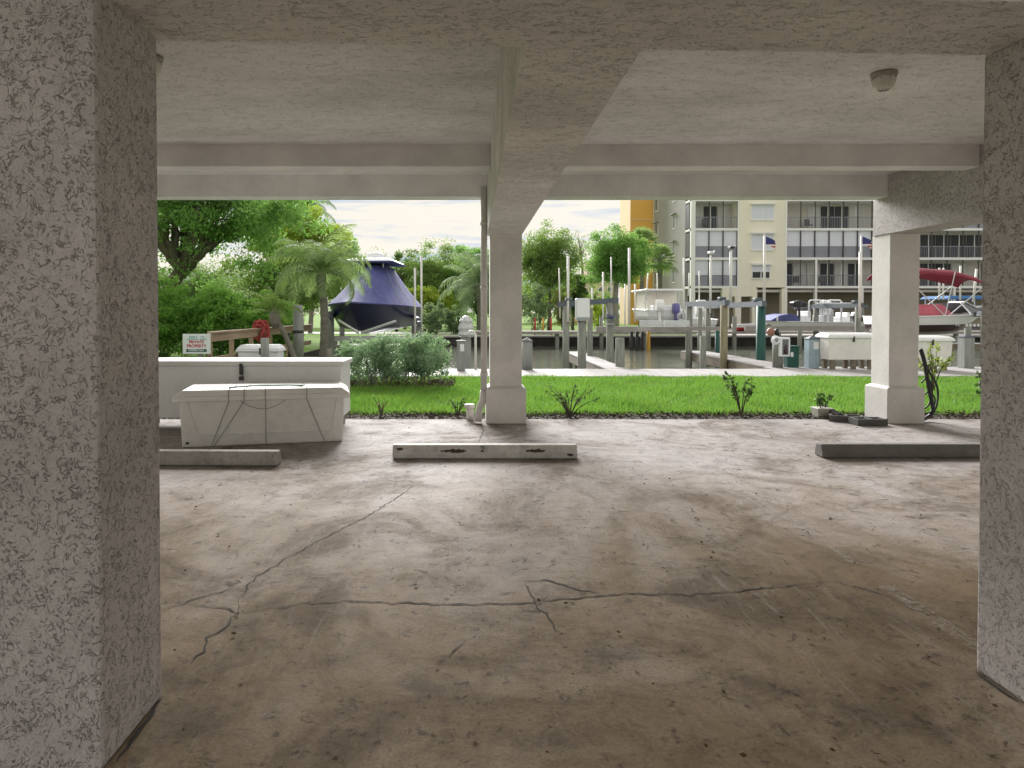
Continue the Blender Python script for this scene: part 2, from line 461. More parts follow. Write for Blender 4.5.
# ================================================================== mesh helpers
def thing(name, label, cat, loc=(0, 0, 0), rotz=0.0, group=None):
    o = bpy.data.objects.new(name, None)
    o.empty_display_size = 0.2
    COL.objects.link(o)
    o.location = loc
    o.rotation_euler = (0, 0, rotz)
    return tag(o, label, cat, group)


def tag(o, label, cat, group=None):
    o["label"] = label
    o["category"] = cat
    if group:
        o["group"] = group
    return o


def struct(o, label=None):
    o["kind"] = "structure"
    if label:
        o["label"] = label
    return o


def stuff(o, label=None, cat=None):
    o["kind"] = "stuff"
    if label:
        o["label"] = label
    if cat:
        o["category"] = cat
    return o


def dup(root, loc, rotz=None, label=None, scale=None, group=None):
    def rec(o, parent):
        c = o.copy()
        COL.objects.link(c)
        c.parent = parent
        for ch in list(o.children):
            rec(ch, c)
        return c
    r = rec(root, None)
    r.location = loc
    if rotz is not None:
        r.rotation_euler = (0, 0, rotz)
    if label:
        r["label"] = label
    if scale:
        r.scale = (scale,) * 3 if not isinstance(scale, tuple) else scale
    if group:
        r["group"] = group
    return r


class MB:
    def __init__(self, org=(0, 0, 0)):
        self.v, self.f, self.o = [], [], Vector(org)

    def add(self, vs_, fs):
        k = len(self.v)
        self.v += [tuple(Vector(p) - self.o) for p in vs_]
        self.f += [tuple(i + k for i in f) for f in fs]
        return self

    def box(self, x0, x1, y0, y1, z0, z1, rot=0.0, pivot=None):
        p = [(x, y, z) for z in (z0, z1) for (x, y) in ((x0, y0), (x1, y0), (x1, y1), (x0, y1))]
        if rot:
            c = Vector(pivot if pivot is not None else ((x0 + x1) / 2, (y0 + y1) / 2, 0))
            m = Matrix.Rotation(rot, 3, 'Z')
            p = [tuple(m @ (Vector(q) - c) + c) for q in p]
        return self.add(p, [(0, 3, 2, 1), (4, 5, 6, 7), (0, 1, 5, 4), (1, 2, 6, 5), (2, 3, 7, 6), (3, 0, 4, 7)])

    def prism(self, profile, axis, a0, a1, shrink=None):
        """profile: list of 2-D points; axis 'x' -> (y,z), 'y' -> (x,z), 'z' -> (x,y)"""
        def mk(p, a):
            return {'x': (a, p[0], p[1]), 'y': (p[0], a, p[1]), 'z': (p[0], p[1], a)}[axis]
        n = len(profile)
        vs_ = [mk(p, a0) for p in profile] + [mk(p, a1) for p in (shrink or profile)]
        fs = [(i, (i + 1) % n, n + (i + 1) % n, n + i) for i in range(n)]
        fs += [tuple(range(n))[::-1], tuple(range(n, 2 * n))]
        return self.add(vs_, fs)

    def frustum(self, b, t, z0, z1):
        """b, t: (x0,x1,y0,y1) rectangles at z0 and z1"""
        vs_ = [(b[0], b[2], z0), (b[1], b[2], z0), (b[1], b[3], z0), (b[0], b[3], z0),
               (t[0], t[2], z1), (t[1], t[2], z1), (t[1], t[3], z1), (t[0], t[3], z1)]
        return self.add(vs_, [(0, 3, 2, 1), (4, 5, 6, 7), (0, 1, 5, 4), (1, 2, 6, 5), (2, 3, 7, 6), (3, 0, 4, 7)])

    def tube(self, pts, r, n=8, cap=True):
        pts = [Vector(p) for p in pts]
        rs = r if isinstance(r, (list, tuple)) else [r] * len(pts)
        vs_, fs = [], []
        up = None
        for i, p in enumerate(pts):
            t = (pts[min(i + 1, len(pts) - 1)] - pts[max(i - 1, 0)]).normalized()
            if up is None:
                up = Vector((0, 0, 1)) if abs(t.z) < 0.9 else Vector((0, 1, 0))
            a = t.cross(up)
            a = a.normalized() if a.length > 1e-6 else t.orthogonal().normalized()
            b = a.cross(t).normalized()
            up = b
            for k in range(n):
                an = 2 * math.pi * k / n
                vs_.append(p + (a * math.cos(an) + b * math.sin(an)) * rs[i])
        for i in range(len(pts) - 1):
            for k in range(n):
                fs.append((i * n + k, i * n + (k + 1) % n, (i + 1) * n + (k + 1) % n, (i + 1) * n + k))
        if cap:
            fs.append(tuple(range(n))[::-1])
            fs.append(tuple(range((len(pts) - 1) * n, len(pts) * n)))
        return self.add(vs_, fs)

    def lathe(self, c, prof, n=16):
        """prof: (radius, z) pairs about the vertical axis through c"""
        c = Vector(c)
        vs_, fs = [], []
        for (r, z) in prof:
            for k in range(n):
                an = 2 * math.pi * k / n
                vs_.append(c + Vector((r * math.cos(an), r * math.sin(an), z)))
        m = len(prof)
        for i in range(m - 1):
            for k in range(n):
                fs.append((i * n + k, i * n + (k + 1) % n, (i + 1) * n + (k + 1) % n, (i + 1) * n + k))
        fs.append(tuple(range(n))[::-1])
        fs.append(tuple(range((m - 1) * n, m * n)))
        return self.add(vs_, fs)

    def build(self, name, mat, parent=None, smooth=False, bevel=0.0, segs=2):
        me = bpy.data.meshes.new(name)
        me.from_pydata(self.v, [], self.f)
        me.materials.append(MATS[mat])
        if smooth:
            me.polygons.foreach_set("use_smooth", [True] * len(me.polygons))
        o = bpy.data.objects.new(name, me)
        COL.objects.link(o)
        if parent is not None:
            o.parent = parent
        if bevel:
            bm = bmesh.new(); bm.from_mesh(me)
            bmesh.ops.remove_doubles(bm, verts=bm.verts, dist=1e-5)
            eds = [e for e in bm.edges if len(e.link_faces) == 2 and e.calc_face_angle(0) > 0.4]
            bmesh.ops.bevel(bm, geom=eds, offset=bevel, segments=segs, profile=0.5, affect='EDGES', clamp_overlap=True)
            bm.to_mesh(me); bm.free()
            me.polygons.foreach_set("use_smooth", [False] * len(me.polygons))
        return o


def text(body, size, loc, rot, mat, parent, name="lettering", extrude=0.0008, bold=0.0):
    cu = bpy.data.curves.new(name, 'FONT')
    cu.body = body; cu.size = size; cu.extrude = extrude; cu.offset = bold
    cu.align_x = 'CENTER'; cu.align_y = 'CENTER'
    cu.materials.append(MATS[mat])
    tmp = bpy.data.objects.new(name, cu)
    me = bpy.data.meshes.new_from_object(tmp)
    me.name = name
    o = bpy.data.objects.new(name + "_mesh", me)
    bpy.data.objects.remove(tmp)
    o.name = name
    COL.objects.link(o)
    o.location = loc; o.rotation_euler = rot
    o.parent = parent
    return o


def np_mesh(name, verts, tris, mat, parent=None, nper=3):
    """fast mesh from numpy arrays; tris (N,nper)"""
    me = bpy.data.meshes.new(name)
    verts = np.asarray(verts, np.float32); tris = np.asarray(tris, np.int32)
    me.vertices.add(len(verts)); me.vertices.foreach_set("co", verts.ravel())
    me.loops.add(tris.size); me.loops.foreach_set("vertex_index", tris.ravel())
    me.polygons.add(len(tris))
    me.polygons.foreach_set("loop_start", np.arange(0, tris.size, nper, dtype=np.int32))
    me.polygons.foreach_set("loop_total", np.full(len(tris), nper, np.int32))
    me.update(calc_edges=True)
    me.validate()
    me.materials.append(MATS[mat])
    o = bpy.data.objects.new(name, me)
    COL.objects.link(o)
    if parent is not None:
        o.parent = parent
    return o


def leaf_quads(cent, size, aspect=0.5, flat=0.0):
    """diamond leaves of random orientation round the points cent"""
    n = len(cent)
    d = rng.normal(size=(n, 3)); d[:, 2] *= (1 - flat); d /= np.linalg.norm(d, axis=1)[:, None]
    s = rng.normal(size=(n, 3)); s -= (s * d).sum(1)[:, None] * d; s /= np.linalg.norm(s, axis=1)[:, None]
    L = (size * rng.uniform(0.6, 1.35, n))[:, None]
    a = cent - d * L * 0.5; b = cent + s * L * aspect * 0.5; c = cent + d * L * 0.5; e = cent - s * L * aspect * 0.5
    v = np.stack([a, b, c, e], 1).reshape(-1, 3)
    f = np.arange(4 * n).reshape(n, 4)
    return v, f


def clumped(nclump, per, rad, ell, zc, clump_r, shell=0.55, top_only=False, holes=()):
    """leaf positions gathered in clumps spread through an ellipsoid"""
    pts = rng.normal(size=(nclump * 3, 3)); pts /= np.linalg.norm(pts, axis=1)[:, None]
    rr = shell + (1 - shell) * rng.random(len(pts)); rr *= rng.uniform(0.82, 1.12, len(pts))
    pts *= rr[:, None]
    pts = pts * np.array(ell) + np.array([0, 0, zc])
    if top_only:
        pts = pts[pts[:, 2] > zc - 0.45 * ell[2]]
    for (h, hr) in holes:
        pts = pts[np.linalg.norm((pts - np.array(h)) / np.array(hr), axis=1) > 1]
    pts = pts[:nclump]
    out = []
    for p in pts:
        k = int(per * rng.uniform(0.6, 1.4))
        q = rng.normal(size=(k, 3)); q /= np.linalg.norm(q, axis=1)[:, None]
        q *= (rng.random(k) ** 0.45)[:, None] * clump_r * rng.uniform(0.65, 1.35)
        q[:, 2] *= 0.7
        out.append(q + p)
    return pts, np.concatenate(out)


def limb(mb, a, b, r0, r1, wob=0.12, n=5, seg=6):
    a, b = Vector(a), Vector(b)
    L = (b - a).length
    pts = []
    for i in range(n + 1):
        t = i / n
        p = a.lerp(b, t)
        if 0 < i < n:
            p += Vector((random.uniform(-1, 1), random.uniform(-1, 1), random.uniform(-0.4, 1))) * wob * L * 0.5
        pts.append(p)
    mb.tube(pts, [r0 + (r1 - r0) * i / n for i in range(n + 1)], seg)


def tree(name, label, loc, ell, zc, nclump, per, clump_r, leaf, leafm, barkm="bark", trunk_r=0.18, limbs=14,
         shell=0.55, group=None, fork=0.45, lean=(0, 0), aspect=0.5, holes=(), top_only=False, off=0.0):
    t = thing(name, label, "tree", loc, 0, group)
    pts, cent = clumped(nclump, per, None, ell, zc, clump_r, shell, top_only, holes)
    pts, cent = pts + np.array([off, 0, 0]), cent + np.array([off, 0, 0])
    mb = MB()
    fz = (zc - ell[2]) * 1.0 + ell[2] * fork
    f = Vector((lean[0], lean[1], max(fz, 0.6)))
    limb(mb, (0, 0, -0.1), f, trunk_r, trunk_r * 0.7, 0.06, 5, 9)
    idx = rng.choice(len(pts), min(limbs, len(pts)), replace=False)
    for i in idx:
        q = Vector(pts[i])
        m = f.lerp(q, 0.5) + Vector((0, 0, 0.08 * ell[2]))
        limb(mb, f - Vector((0, 0, random.uniform(0, 0.3))), m, trunk_r * 0.45, trunk_r * 0.24, 0.12, 4, 6)
        limb(mb, m, q, trunk_r * 0.24, trunk_r * 0.06, 0.15, 4, 5)
        for _ in range(2):
            j = rng.integers(len(pts)); q2 = Vector(pts[j])
            if (q2 - m).length < ell[0] * 0.7:
                limb(mb, m, q2, trunk_r * 0.15, trunk_r * 0.04, 0.15, 3, 5)
    mb.build("trunk", barkm, t, True)
    v, fc = leaf_quads(cent, leaf, aspect)
    np_mesh("crown", v, fc, leafm, t, 4)
    return t


# ================================================================== ground, water
xs = [-400, -6.2, -4.3, 260, 400]
ys = [-300, 17.4, 22.6, 41.0, 600]
gv = [(x, y, -0.03) for y in ys for x in xs]
gf = []
for j in range(4):
    for i in range(4):
        if (j == 1 and i == 2) or (j == 2 and i in (1, 2)):
            continue
        gf.append((j * 5 + i, j * 5 + i + 1, (j + 1) * 5 + i + 1, (j + 1) * 5 + i))
mb = MB(); mb.add(gv, gf)
struct(mb.build("ground", "far_grass"))

mb = MB(); mb.add([(-6.6, 17.3, -0.6), (262, 17.3, -0.6), (262, 41.4, -0.6), (-6.6, 41.4, -0.6)], [(0, 1, 2, 3)])
struct(mb.build("canal_water", "canal_water"))

# far and side seawalls
t = thing("seawall", "dark stained concrete seawall along the far side of the canal", "wall", (20, 41.1, 0))
MB((20, 41.1, 0)).box(-6.2, 260, 40.96, 41.25, -2.0, -0.06).build("wall_face", "seawall_concrete", t)
MB((20, 41.1, 0)).box(-6.2, 260, 40.86, 41.45, -0.06, 0.06).build("wall_cap", "pale_concrete", t)
t = thing("seawall", "low seawall under the boardwalk and around the palm bank", "wall", (-4.4, 20, 0))
w = MB((-4.4, 20, 0))
w.box(-4.3, 260, 17.2, 17.42, -2, -0.035).box(-4.5, -4.27, 17.43, 22.62, -2, -0.035).box(-6.2, -4.5, 22.4, 22.62, -2, -0.035).box(-6.4, -6.17, 22.62, 41, -2, -0.035)
w.build("wall_face", "seawall_concrete", t)

# the near lawn, mulch bed and boardwalk
mb = MB(); mb.add([(-9, 9.72, -0.022), (16, 9.72, -0.022), (16, 15.36, -0.022), (-9, 15.36, -0.022)], [(0, 1, 2, 3)])
lawn = struct(mb.build("lawn", "lawn_soil"))
N = 150000
x = rng.uniform(-6.2, 13.2, N); y = 9.76 + (15.3 - 9.76) * rng.random(N) ** 1.25 + 0.05 * np.sin(x * 5.3) + rng.normal(0, 0.04, N)
keep = (x > -0.72 * y) & (x < 0.80 * y)
x, y = x[keep], y[keep]
N = len(x)
h = rng.uniform(0.045, 0.10, N) * (1 + 0.3 * np.sin(x * 3.1) * np.cos(y * 2.3))
an = rng.uniform(0, 2 * math.pi, N); w_ = rng.uniform(0.004, 0.009, N) * 1.3
dx, dy = np.cos(an) * w_, np.sin(an) * w_
lx, ly = rng.normal(0, 0.035, N), rng.normal(0, 0.035, N)
z0 = np.full(N, -0.025)
v = np.stack([np.stack([x - dx, y - dy, z0], 1), np.stack([x + dx, y + dy, z0], 1), np.stack([x + lx, y + ly, z0 + h], 1)], 1).reshape(-1, 3)
g = np_mesh("grass", v, np.arange(3 * N).reshape(N, 3), "grass_blade", None, 3)
stuff(g, "short bright green lawn grass between the slab and the boardwalk", "grass")

mb = MB(); mb.add([(-9, 9.20, -0.014), (16, 9.20, -0.014), (16, 9.76, -0.014), (-9, 9.76, -0.014)], [(0, 1, 2, 3)])
struct(mb.build("mulch_bed", "mulch_soil"))
N = 9000
c = np.stack([rng.uniform(-6.5, 9.5, N), rng.uniform(9.25, 9.86, N), rng.uniform(-0.012, 0.03, N)], 1)
v, f = leaf_quads(c, 0.045, 0.4, 0.7)
stuff(np_mesh("mulch_chips", v, f, "mulch_chip", None, 4), "dark bark mulch chips along the slab edge", "mulch")
# a second strip of mulch under the shrub beside the boardwalk
mb = MB(); mb.add([(-9, 13.2, -0.006), (-0.35, 13.2, -0.006), (-0.35, 14.75, -0.006), (-9, 14.75, -0.006)], [(0, 1, 2, 3)])
struct(mb.build("shrub_bed", "mulch_soil"))
N = 5000
c = np.stack([rng.uniform(-5, -0.35, N), rng.uniform(13.2, 14.75, N), rng.uniform(0.0, 0.05, N)], 1)
v, f = leaf_quads(c, 0.06, 0.45, 0.6)
stuff(np_mesh("mulch_chips", v, f, "mulch_chip", None, 4), "brown mulch and dead leaves beneath the grey-green shrub", "mulch")

bw = struct(MB().box(-6.2, 40, 15.42, 17.36, -0.12, -0.028).build("boardwalk", "dock_side"))
mb = MB()
xx = -6.2
while xx < 30:
    z = 0.004 + random.uniform(-0.003, 0.003)
    mb.box(xx, xx + 0.148, 15.38 + random.uniform(-.006, .006), 17.40 if xx < 7.7 else 18.06, -0.028, z)
    xx += 0.155
o = mb.build("deck_boards", "deck_board", bw); o["kind"] = "stuff"

# finger piers going out from the boardwalk into the canal
def finger(label, x0, x1, y1):
    t = thing("finger_pier", label, "pier", ((x0 + x1) / 2, 18.1, 0), 0, "finger piers out into the canal")
    org = t.location
    for i in range(int((y1 - 17.41) / 0.15)):
        yy = 17.41 + i * 0.15
        MB(org).box(x0, x1, yy, yy + 0.142, -0.03, 0.006 + random.uniform(-.003, .003)).build("plank", "deck_board", t)
    MB(org).box(x0 + 0.01, x0 + 0.06, 18.08, y1, -0.30, -0.032).build("stringer", "dock_side", t)
    MB(org).box(x1 - 0.06, x1 - 0.01, 18.08, y1, -0.30, -0.032).build("stringer", "dock_side", t)
    for yy in (20.5, y1 - 0.3):
        for xq in (x0 + 0.16, x1 - 0.16):
            MB(org).tube([(xq, yy, -1.6), (xq, yy, -0.04)], 0.09, 10).build("support_pile", "pile_wood", t)
finger("narrow pale plank finger pier below the grey box on the green post", 3.43, 4.02, 25.2)
finger("wider plank finger pier reaching the dark green piling", 7.85, 8.72, 25.6)

# ================================================================== our garage
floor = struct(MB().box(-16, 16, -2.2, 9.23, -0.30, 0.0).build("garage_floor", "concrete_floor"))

struct(MB().add([(-60, -30, -0.012), (60, -30, -0.012), (60, -2.21, -0.012), (-60, -2.21, -0.012)], [(0, 1, 2, 3)]).build("driveway", "pale_concrete"))


def ribbon(px_pts, w, name, mat, parent, z=0.003, jitter=1.0):
    pts = []
    for (px, py) in px_pts:
        d = CAM_H * F / (py - VY)
        pts.append(Vector((PX(px, d), d, z)))
    # subdivide with a crooked wander
    fine = []
    for a, b in zip(pts[:-1], pts[1:]):
        n = max(2, int((b - a).length / 0.035))
        for i in range(n):
            p = a.lerp(b, i / n)
            nrm = Vector((-(b - a).y, (b - a).x, 0)).normalized()
            fine.append(p + nrm * random.gauss(0, 0.007) * jitter)
    fine.append(pts[-1])
    vs_, fs = [], []
    m = len(fine)
    for i, p in enumerate(fine):
        tt = (fine[min(i + 1, m - 1)] - fine[max(i - 1, 0)])
        nrm = Vector((-tt.y, tt.x, 0)).normalized()
        ww = w * 0.95 * random.uniform(0.45, 1.4) * min(1, 0.25 + 4 * min(i, m - 1 - i) / m)
        vs_ += [p - nrm * ww / 2, p + nrm * ww / 2]
    fs = [(2 * i, 2 * i + 1, 2 * i + 3, 2 * i + 2) for i in range(m - 1)]
    return MB().add(vs_, fs).build(name, mat, parent)


for pts, w in [
    ([(236, 616), (262, 612), (300, 606), (350, 604), (400, 605), (440, 607), (480, 607), (525, 606), (560, 602), (600, 598), (640, 596), (690, 597), (740, 593), (790, 588), (835, 582)], 0.011),
    ([(236, 616), (228, 611), (210, 609), (190, 608)], 0.009),
    ([(160, 612), (180, 606), (205, 598), (232, 590)], 0.007),
    ([(236, 616), (237, 600), (250, 582), (282, 562), (320, 541), (360, 521), (395, 500), (420, 482)], 0.008),
    ([(236, 616), (225, 628), (208, 640), (198, 655), (188, 668)], 0.010),
    ([(525, 584), (534, 604), (545, 616), (556, 632), (572, 640)], 0.008),
    ([(525, 584), (545, 582), (575, 591), (602, 596)], 0.010),
    ([(440, 660), (455, 654), (466, 644)], 0.006),
    ([(900, 600), (870, 592), (835, 583)], 0.006),
    ([(480, 420), (483, 432), (478, 444)], 0.012),
]:
    ribbon(pts, w, "crack", "crack_dirt", floor)
# old oil and tyre grime, each patch a thin film on the slab
for k, (px, py, rx, ry) in enumerate(((612, 655, 0.34, 0.22), (575, 590, 0.42, 0.16), (185, 730, 0.30, 0.30), (700, 600, 0.55, 0.2), (430, 690, 0.35, 0.2), (880, 720, 0.4, 0.3), (770, 690, 0.45, 0.25), (300, 575, 0.35, 0.2), (560, 745, 0.5, 0.15), (640, 500, 0.5, 0.25), (240, 480, 0.5, 0.25), (860, 560, 0.5, 0.25))):
    d = CAM_H * F / (py - VY)
    m = MB()
    m.add([(math.cos(a * math.pi / 12), math.sin(a * math.pi / 12), 0) for a in range(24)], [tuple(range(24))])
    o = m.build("grime_patch", "grime_stain", floor)
    o.location = (PX(px, d), d, 0.0022 + k * 0.00002); o.scale = (rx, ry, 1); o.rotation_euler = (0, 0, random.uniform(-.4, .4))
# worn parking-bay line and a faint neighbour
for (xa, ya, yb, wd) in ((2.20, 2.86, 3.6, 0.085), (2.22, 3.9, 6.2, 0.05), (0.98, 5.2, 6.3, 0.07)):
    MB().add([(xa - wd / 2, ya, 0.004), (xa + wd / 2, ya, 0.004), (xa + wd / 2, yb, 0.004), (xa - wd / 2, yb, 0.004)], [(0, 1, 2, 3)]).build("painted_line", "worn_line_paint", floor)
# litter of tiny dead leaves
N = 230
c = np.stack([rng.uniform(-2.6, 5, N), 2.2 + 6.8 * rng.random(N) ** 1.3, np.full(N, 0.006)], 1)
c[:, 0] *= (0.45 + 0.08 * c[:, 1])
v, f = leaf_quads(c, 0.022, 0.55, 0.85)
v[:, 2] = np.abs(v[:, 2]) + 0.004
stuff(np_mesh("leaf_litter", v, f, "dead_leaf", None, 4), "scattered tiny dead leaves and specks on the garage slab", "leaf litter")

ZB = CAM_H + 1.02      # underside of the big beams
ZC = CAM_H + 1.80      # ceiling
garage = thing("parking_garage", "stucco ground-floor parking garage with beams, ceiling and square columns", "building", (0, 4, 0))
GO = garage.location
MB(GO).box(-16, 16, -1.6, 9.25, ZC, ZC + 0.35).build("ceiling_slab", "stucco_soffit", garage)
# near cross beam, a little askew to the slab
SK = R(2.6)
MB(GO).box(-9, 9, 2.19, 2.655, ZB, ZC + 0.02, SK, (0.44, 2.65, 0)).build("cross_beam", "stucco_beam", garage, bevel=0.008)
# beams running out to the columns
MB(GO).box(0.20, 0.665, 2.5, 9.2, ZB + 0.004, ZC + 0.03).build("main_beam", "stucco_beam", garage, bevel=0.008)
MB(GO).box(5.46, 5.90, 2.5, 9.28, ZB + 0.004, ZC + 0.03).build("main_beam", "stucco", garage, bevel=0.008)
MB(GO).box(-5.30, -4.86, 2.5, 9.2, ZB + 0.004, ZC + 0.03).build("main_beam", "stucco_beam", garage, bevel=0.008)
# dropped rib and edge beam
for (a, b) in ((-4.86, 0.20), (0.665, 5.46), (5.9, 15.9), (-15.9, -5.3)):
    MB(GO).box(a, b, 7.34, 7.56, CAM_H + 1.565, ZC + 0.02).build("rib_beam", "fascia_paint", garage, bevel=0.006)
    MB(GO).box(a, b, 8.95, 9.22, CAM_H + 1.512, ZC + 0.02).build("edge_beam", "fascia_paint", garage, bevel=0.006)


def column(x0, x1, y0, y1, ped, matc, px0=None):
    c = MB(GO).box(x0, x1, y0, y1, 0.0, ZB + 0.01).build("column", matc, garage, bevel=0.012)
    if ped:
        e = 0.052
        p = MB(GO)
        p.box(x0 - e, x1 + e, y0 - e, y1 + e, 0.0, 0.455)
        p.frustum((x0 - e, x1 + e, y0 - e, y1 + e), (x0 - 0.003, x1 + 0.003, y0 - 0.003, y1 + 0.003), 0.4552, 0.485)
        p.build("pedestal", matc, c, bevel=0.008)
    return c


column(0.235, 0.655, 8.91, 9.31, True, "stucco_smooth")
column(5.475, 5.86, 8.91, 9.32, True, "stucco_smooth")
column(-5.27, -4.88, 8.91, 9.31, True, "stucco_smooth")
MB(GO).box(-2.1, -1.175, 2.13, 2.56, 0.0, ZB + 0.01).build("column", "stucco", garage, bevel=0.014)
MB(GO).box(2.054, 2.95, 2.30, 2.75, 0.0, ZB + 0.01).build("column", "stucco", garage, bevel=0.014)
# a run of dirt along the foot of the near columns
ribbon([(112, 768), (160, 701)], 0.014, "crack", "crack_dirt", floor, 0.004, 0.4)
ribbon([(981, 676), (1024, 706)], 0.014, "crack", "crack_dirt", floor, 0.004, 0.4)

# ------------------------------------------------ downspout and stub by the centre column
t = thing("downspout", "painted drain pipe beside the centre column with an elbow at its foot", "pipe", (0.14, 8.95, 0))
o_ = t.location
xp = PX(484, 8.95)
MB(o_).tube([(xp, 8.95, 3.1), (xp, 8.95, 0.42)], 0.043, 14).build("pipe", "pipe_paint", t, True)
MB(o_).tube([(xp, 8.95, 0.42), (xp - 0.01, 8.95, 0.30), (xp - 0.055, 8.93, 0.20), (xp - 0.075, 8.9, 0.13), (xp - 0.08, 8.87, 0.03)], [0.052, 0.05, 0.048, 0.05, 0.05], 14).build("elbow", "pipe_paint", t, True)
for z in (0.62, 1.75, 2.6):
    MB(o_).tube([(xp, 8.95, z), (xp, 8.95, z + 0.05)], 0.051, 14).build("pipe_clamp", "pipe_paint", t, True)
t = thing("drain_stub", "short capped white drain stub beside the downspout foot", "pipe", (PX(470, 9.15), 9.15, 0))
o_ = t.location
MB(o_).tube([(o_.x, 9.15, 0), (o_.x, 9.15, 0.17)], 0.05, 14).build("pipe", "pipe_paint", t, True)
MB(o_).tube([(o_.x - 0.005, 9.15, 0.165), (o_.x - 0.005, 9.15, 0.215)], 0.07, 14).build("cap", "pipe_paint", t, True)

# ------------------------------------------------ ceiling lamps (switched off)
def ceiling_lamp(label, x, y):
    t = thing("ceiling_lamp", label, "lamp", (x, y, ZC), 0, "ceiling lamps of the garage")
    MB().lathe((0, 0, 0), [(0.03, 0), (0.105, -0.002), (0.105, -0.03), (0.085, -0.045)], 20).build("base", "fixture_metal", t, True)
    MB().lathe((0, 0, 0), [(0.092, -0.04), (0.094, -0.07), (0.082, -0.115), (0.055, -0.145), (0.02, -0.155)], 20).build("globe", "fixture_glass", t, True)
    cage = MB()
    for k in range(4):
        a = k * math.pi / 4
        cage.tube([(0.10 * math.cos(a) * s, 0.10 * math.sin(a) * s, -0.16 + 0.12 * abs(s) ** 3) for s in (-1, -0.8, -0.4, 0, 0.4, 0.8, 1)], 0.004, 5)
    cage.build("cage", "fixture_metal", t)
    t.scale = (0.86, 0.86, 0.86)
ceiling_lamp("round caged lamp on the ceiling at the upper right", 3.10, 5.15)
ceiling_lamp("round lamp on the ceiling mostly hidden by the left column", -2.27, 4.82)

# ------------------------------------------------ wheel stops
def wheel_stop(label, x0, x1, y, mat, rot=0.0):
    L = x1 - x0
    t = thing("wheel_stop", label, "wheel stop", ((x0 + x1) / 2, y, 0.0), rot, "concrete wheel stops")
    prof = [(0, 0.004), (0.17, 0.004), (0.17, 0.06), (0.135, 0.135), (0.035, 0.135), (0, 0.06)]
    m = MB().prism(prof, 'x', -L / 2, L / 2, None)
    b = m.build("bar", mat, t, bevel=0.012)
    return t, L


ws, L = wheel_stop("pale concrete wheel stop with a black number 2", PX(392, 6.72), PX(578, 6.72), 6.72, "wheel_stop_paint")
pr = Vector((0, 0.035, 0.135 - 0.06))
tilt = math.atan2(0.075, 0.035)
text("2", 0.088, (PX(482.5, 6.72) - ws.location.x, 0.0155, 0.097), (tilt, 0, 0), "print_black", ws, "number_two", 0.001, 0.001)
for (pxa, pxb, s) in ((440, 467, 1.0), (526, 546, 1.0), (396, 403, 0.8), (567, 574, 0.9)):
    xa, xb = PX(pxa, 6.72) - ws.location.x, PX(pxb, 6.72) - ws.location.x
    m = MB(); n = 14; up, lo = [], []
    zc = 0.082 if s == 1.0 else (0.1 if pxa < 400 else 0.045)
    for i in range(n + 1):
        q = i / n; hh = 0.02 * s * math.sin(math.pi * min(max(q, 0.03), 0.97)) ** 0.6
        for lst, zz in ((up, zc + hh * random.uniform(0.4, 1.2)), (lo, zc - hh * random.uniform(0.4, 1.2))):
            yy = (zz - 0.06) * 0.035 / 0.075 if zz > 0.06 else 0.0
            lst.append((xa + (xb - xa) * q, yy - 0.003, zz))
    m.add(up + lo, [(i, i + 1, n + 2 + i, n + 1 + i) for i in range(n)])
    m.build("chipped_patch", "chipped_concrete", ws)
wheel_stop("dark grey concrete wheel stop in front of the right column", PX(823, 6.78), PX(823, 6.78) + 1.83, 6.76, "wheel_stop_grey")
wheel_stop("grey concrete wheel stop in front of the cream dock box", PX(277, 6.45) - 1.83, PX(277, 6.45), 6.42, "wheel_stop_old", R(-1.0))

# ------------------------------------------------ cream dock box tied with cord
a = P(180, 448.3, 7.28); b = P(343, 441.8, 7.65)
ang = math.atan2(b.y - a.y, b.x - a.x)
LB = math.hypot(b.x - a.x, b.y - a.y)
box1 = thing("dock_box", "cream moulded dock box with sloped lid, tied round with thin cord", "dock box", ((a.x + b.x) / 2, (a.y + b.y) / 2, 0), ang)
hx = LB / 2
MB().frustum((-hx + 0.01, hx - 0.01, 0.01, 0.60), (-hx - 0.015, hx + 0.015, -0.02, 0.63), 0.0, 0.50).build("tub", "gelcoat_cream", box1, bevel=0.015)
lid = MB()
lid.frustum((-hx - 0.075, hx + 0.075, -0.075, 0.68), (-hx - 0.07, hx + 0.07, -0.07, 0.675), 0.502, 0.555)
lid.frustum((-hx - 0.07, hx + 0.07, -0.07, 0.675), (-hx + 0.02, hx - 0.02, -0.03, 0.62), 0.5555, 0.618)
lid.build("lid", "gelcoat_cream", box1, bevel=0.008)
# raised trapezoid moulding on the front
zf = lambda z: -0.02 * z / 0.5 + 0.01 * (1 - z / 0.5) - 0.012
tr_ = [(-hx + 0.07, 0.49), (-hx + 0.17, 0.13), (hx - 0.13, 0.13), (hx - 0.07, 0.49)]
m = MB()
for p, q in zip(tr_[:-1], tr_[1:]):
    m.tube([(p[0], zf(p[1]) + 0.006, p[1]), (q[0], zf(q[1]) + 0.006, q[1])], 0.007, 6)
m.build("moulding", "gelcoat_cream", box1)
def cord(pts, mat, r=0.003):
    MB().tube(pts, r, 6).build("cord", mat, box1)
for (xt, xb) in ((-0.36, -0.55), (-0.20, -0.52), (0.02, 0.02), (0.46, 0.65)):
    cord([(xt * 0.9, 0.40, 0.622), (xt, -0.028, 0.625), (xt, -0.078, 0.56), (xt, -0.082, 0.50), (xt * 0.98 + xb * 0.02, -0.03, 0.485), ((xt + xb) / 2, -0.022, 0.25), (xb, -0.006, 0.01)], "rope_dark")
cord([(-0.35 + 0.7 * i / 10, -0.088 + (0.0 if 1 < i < 9 else 0.08), 0.585 - 0.18 * math.sin(math.pi * i / 10)) for i in range(11)], "rope_dark", 0.003)
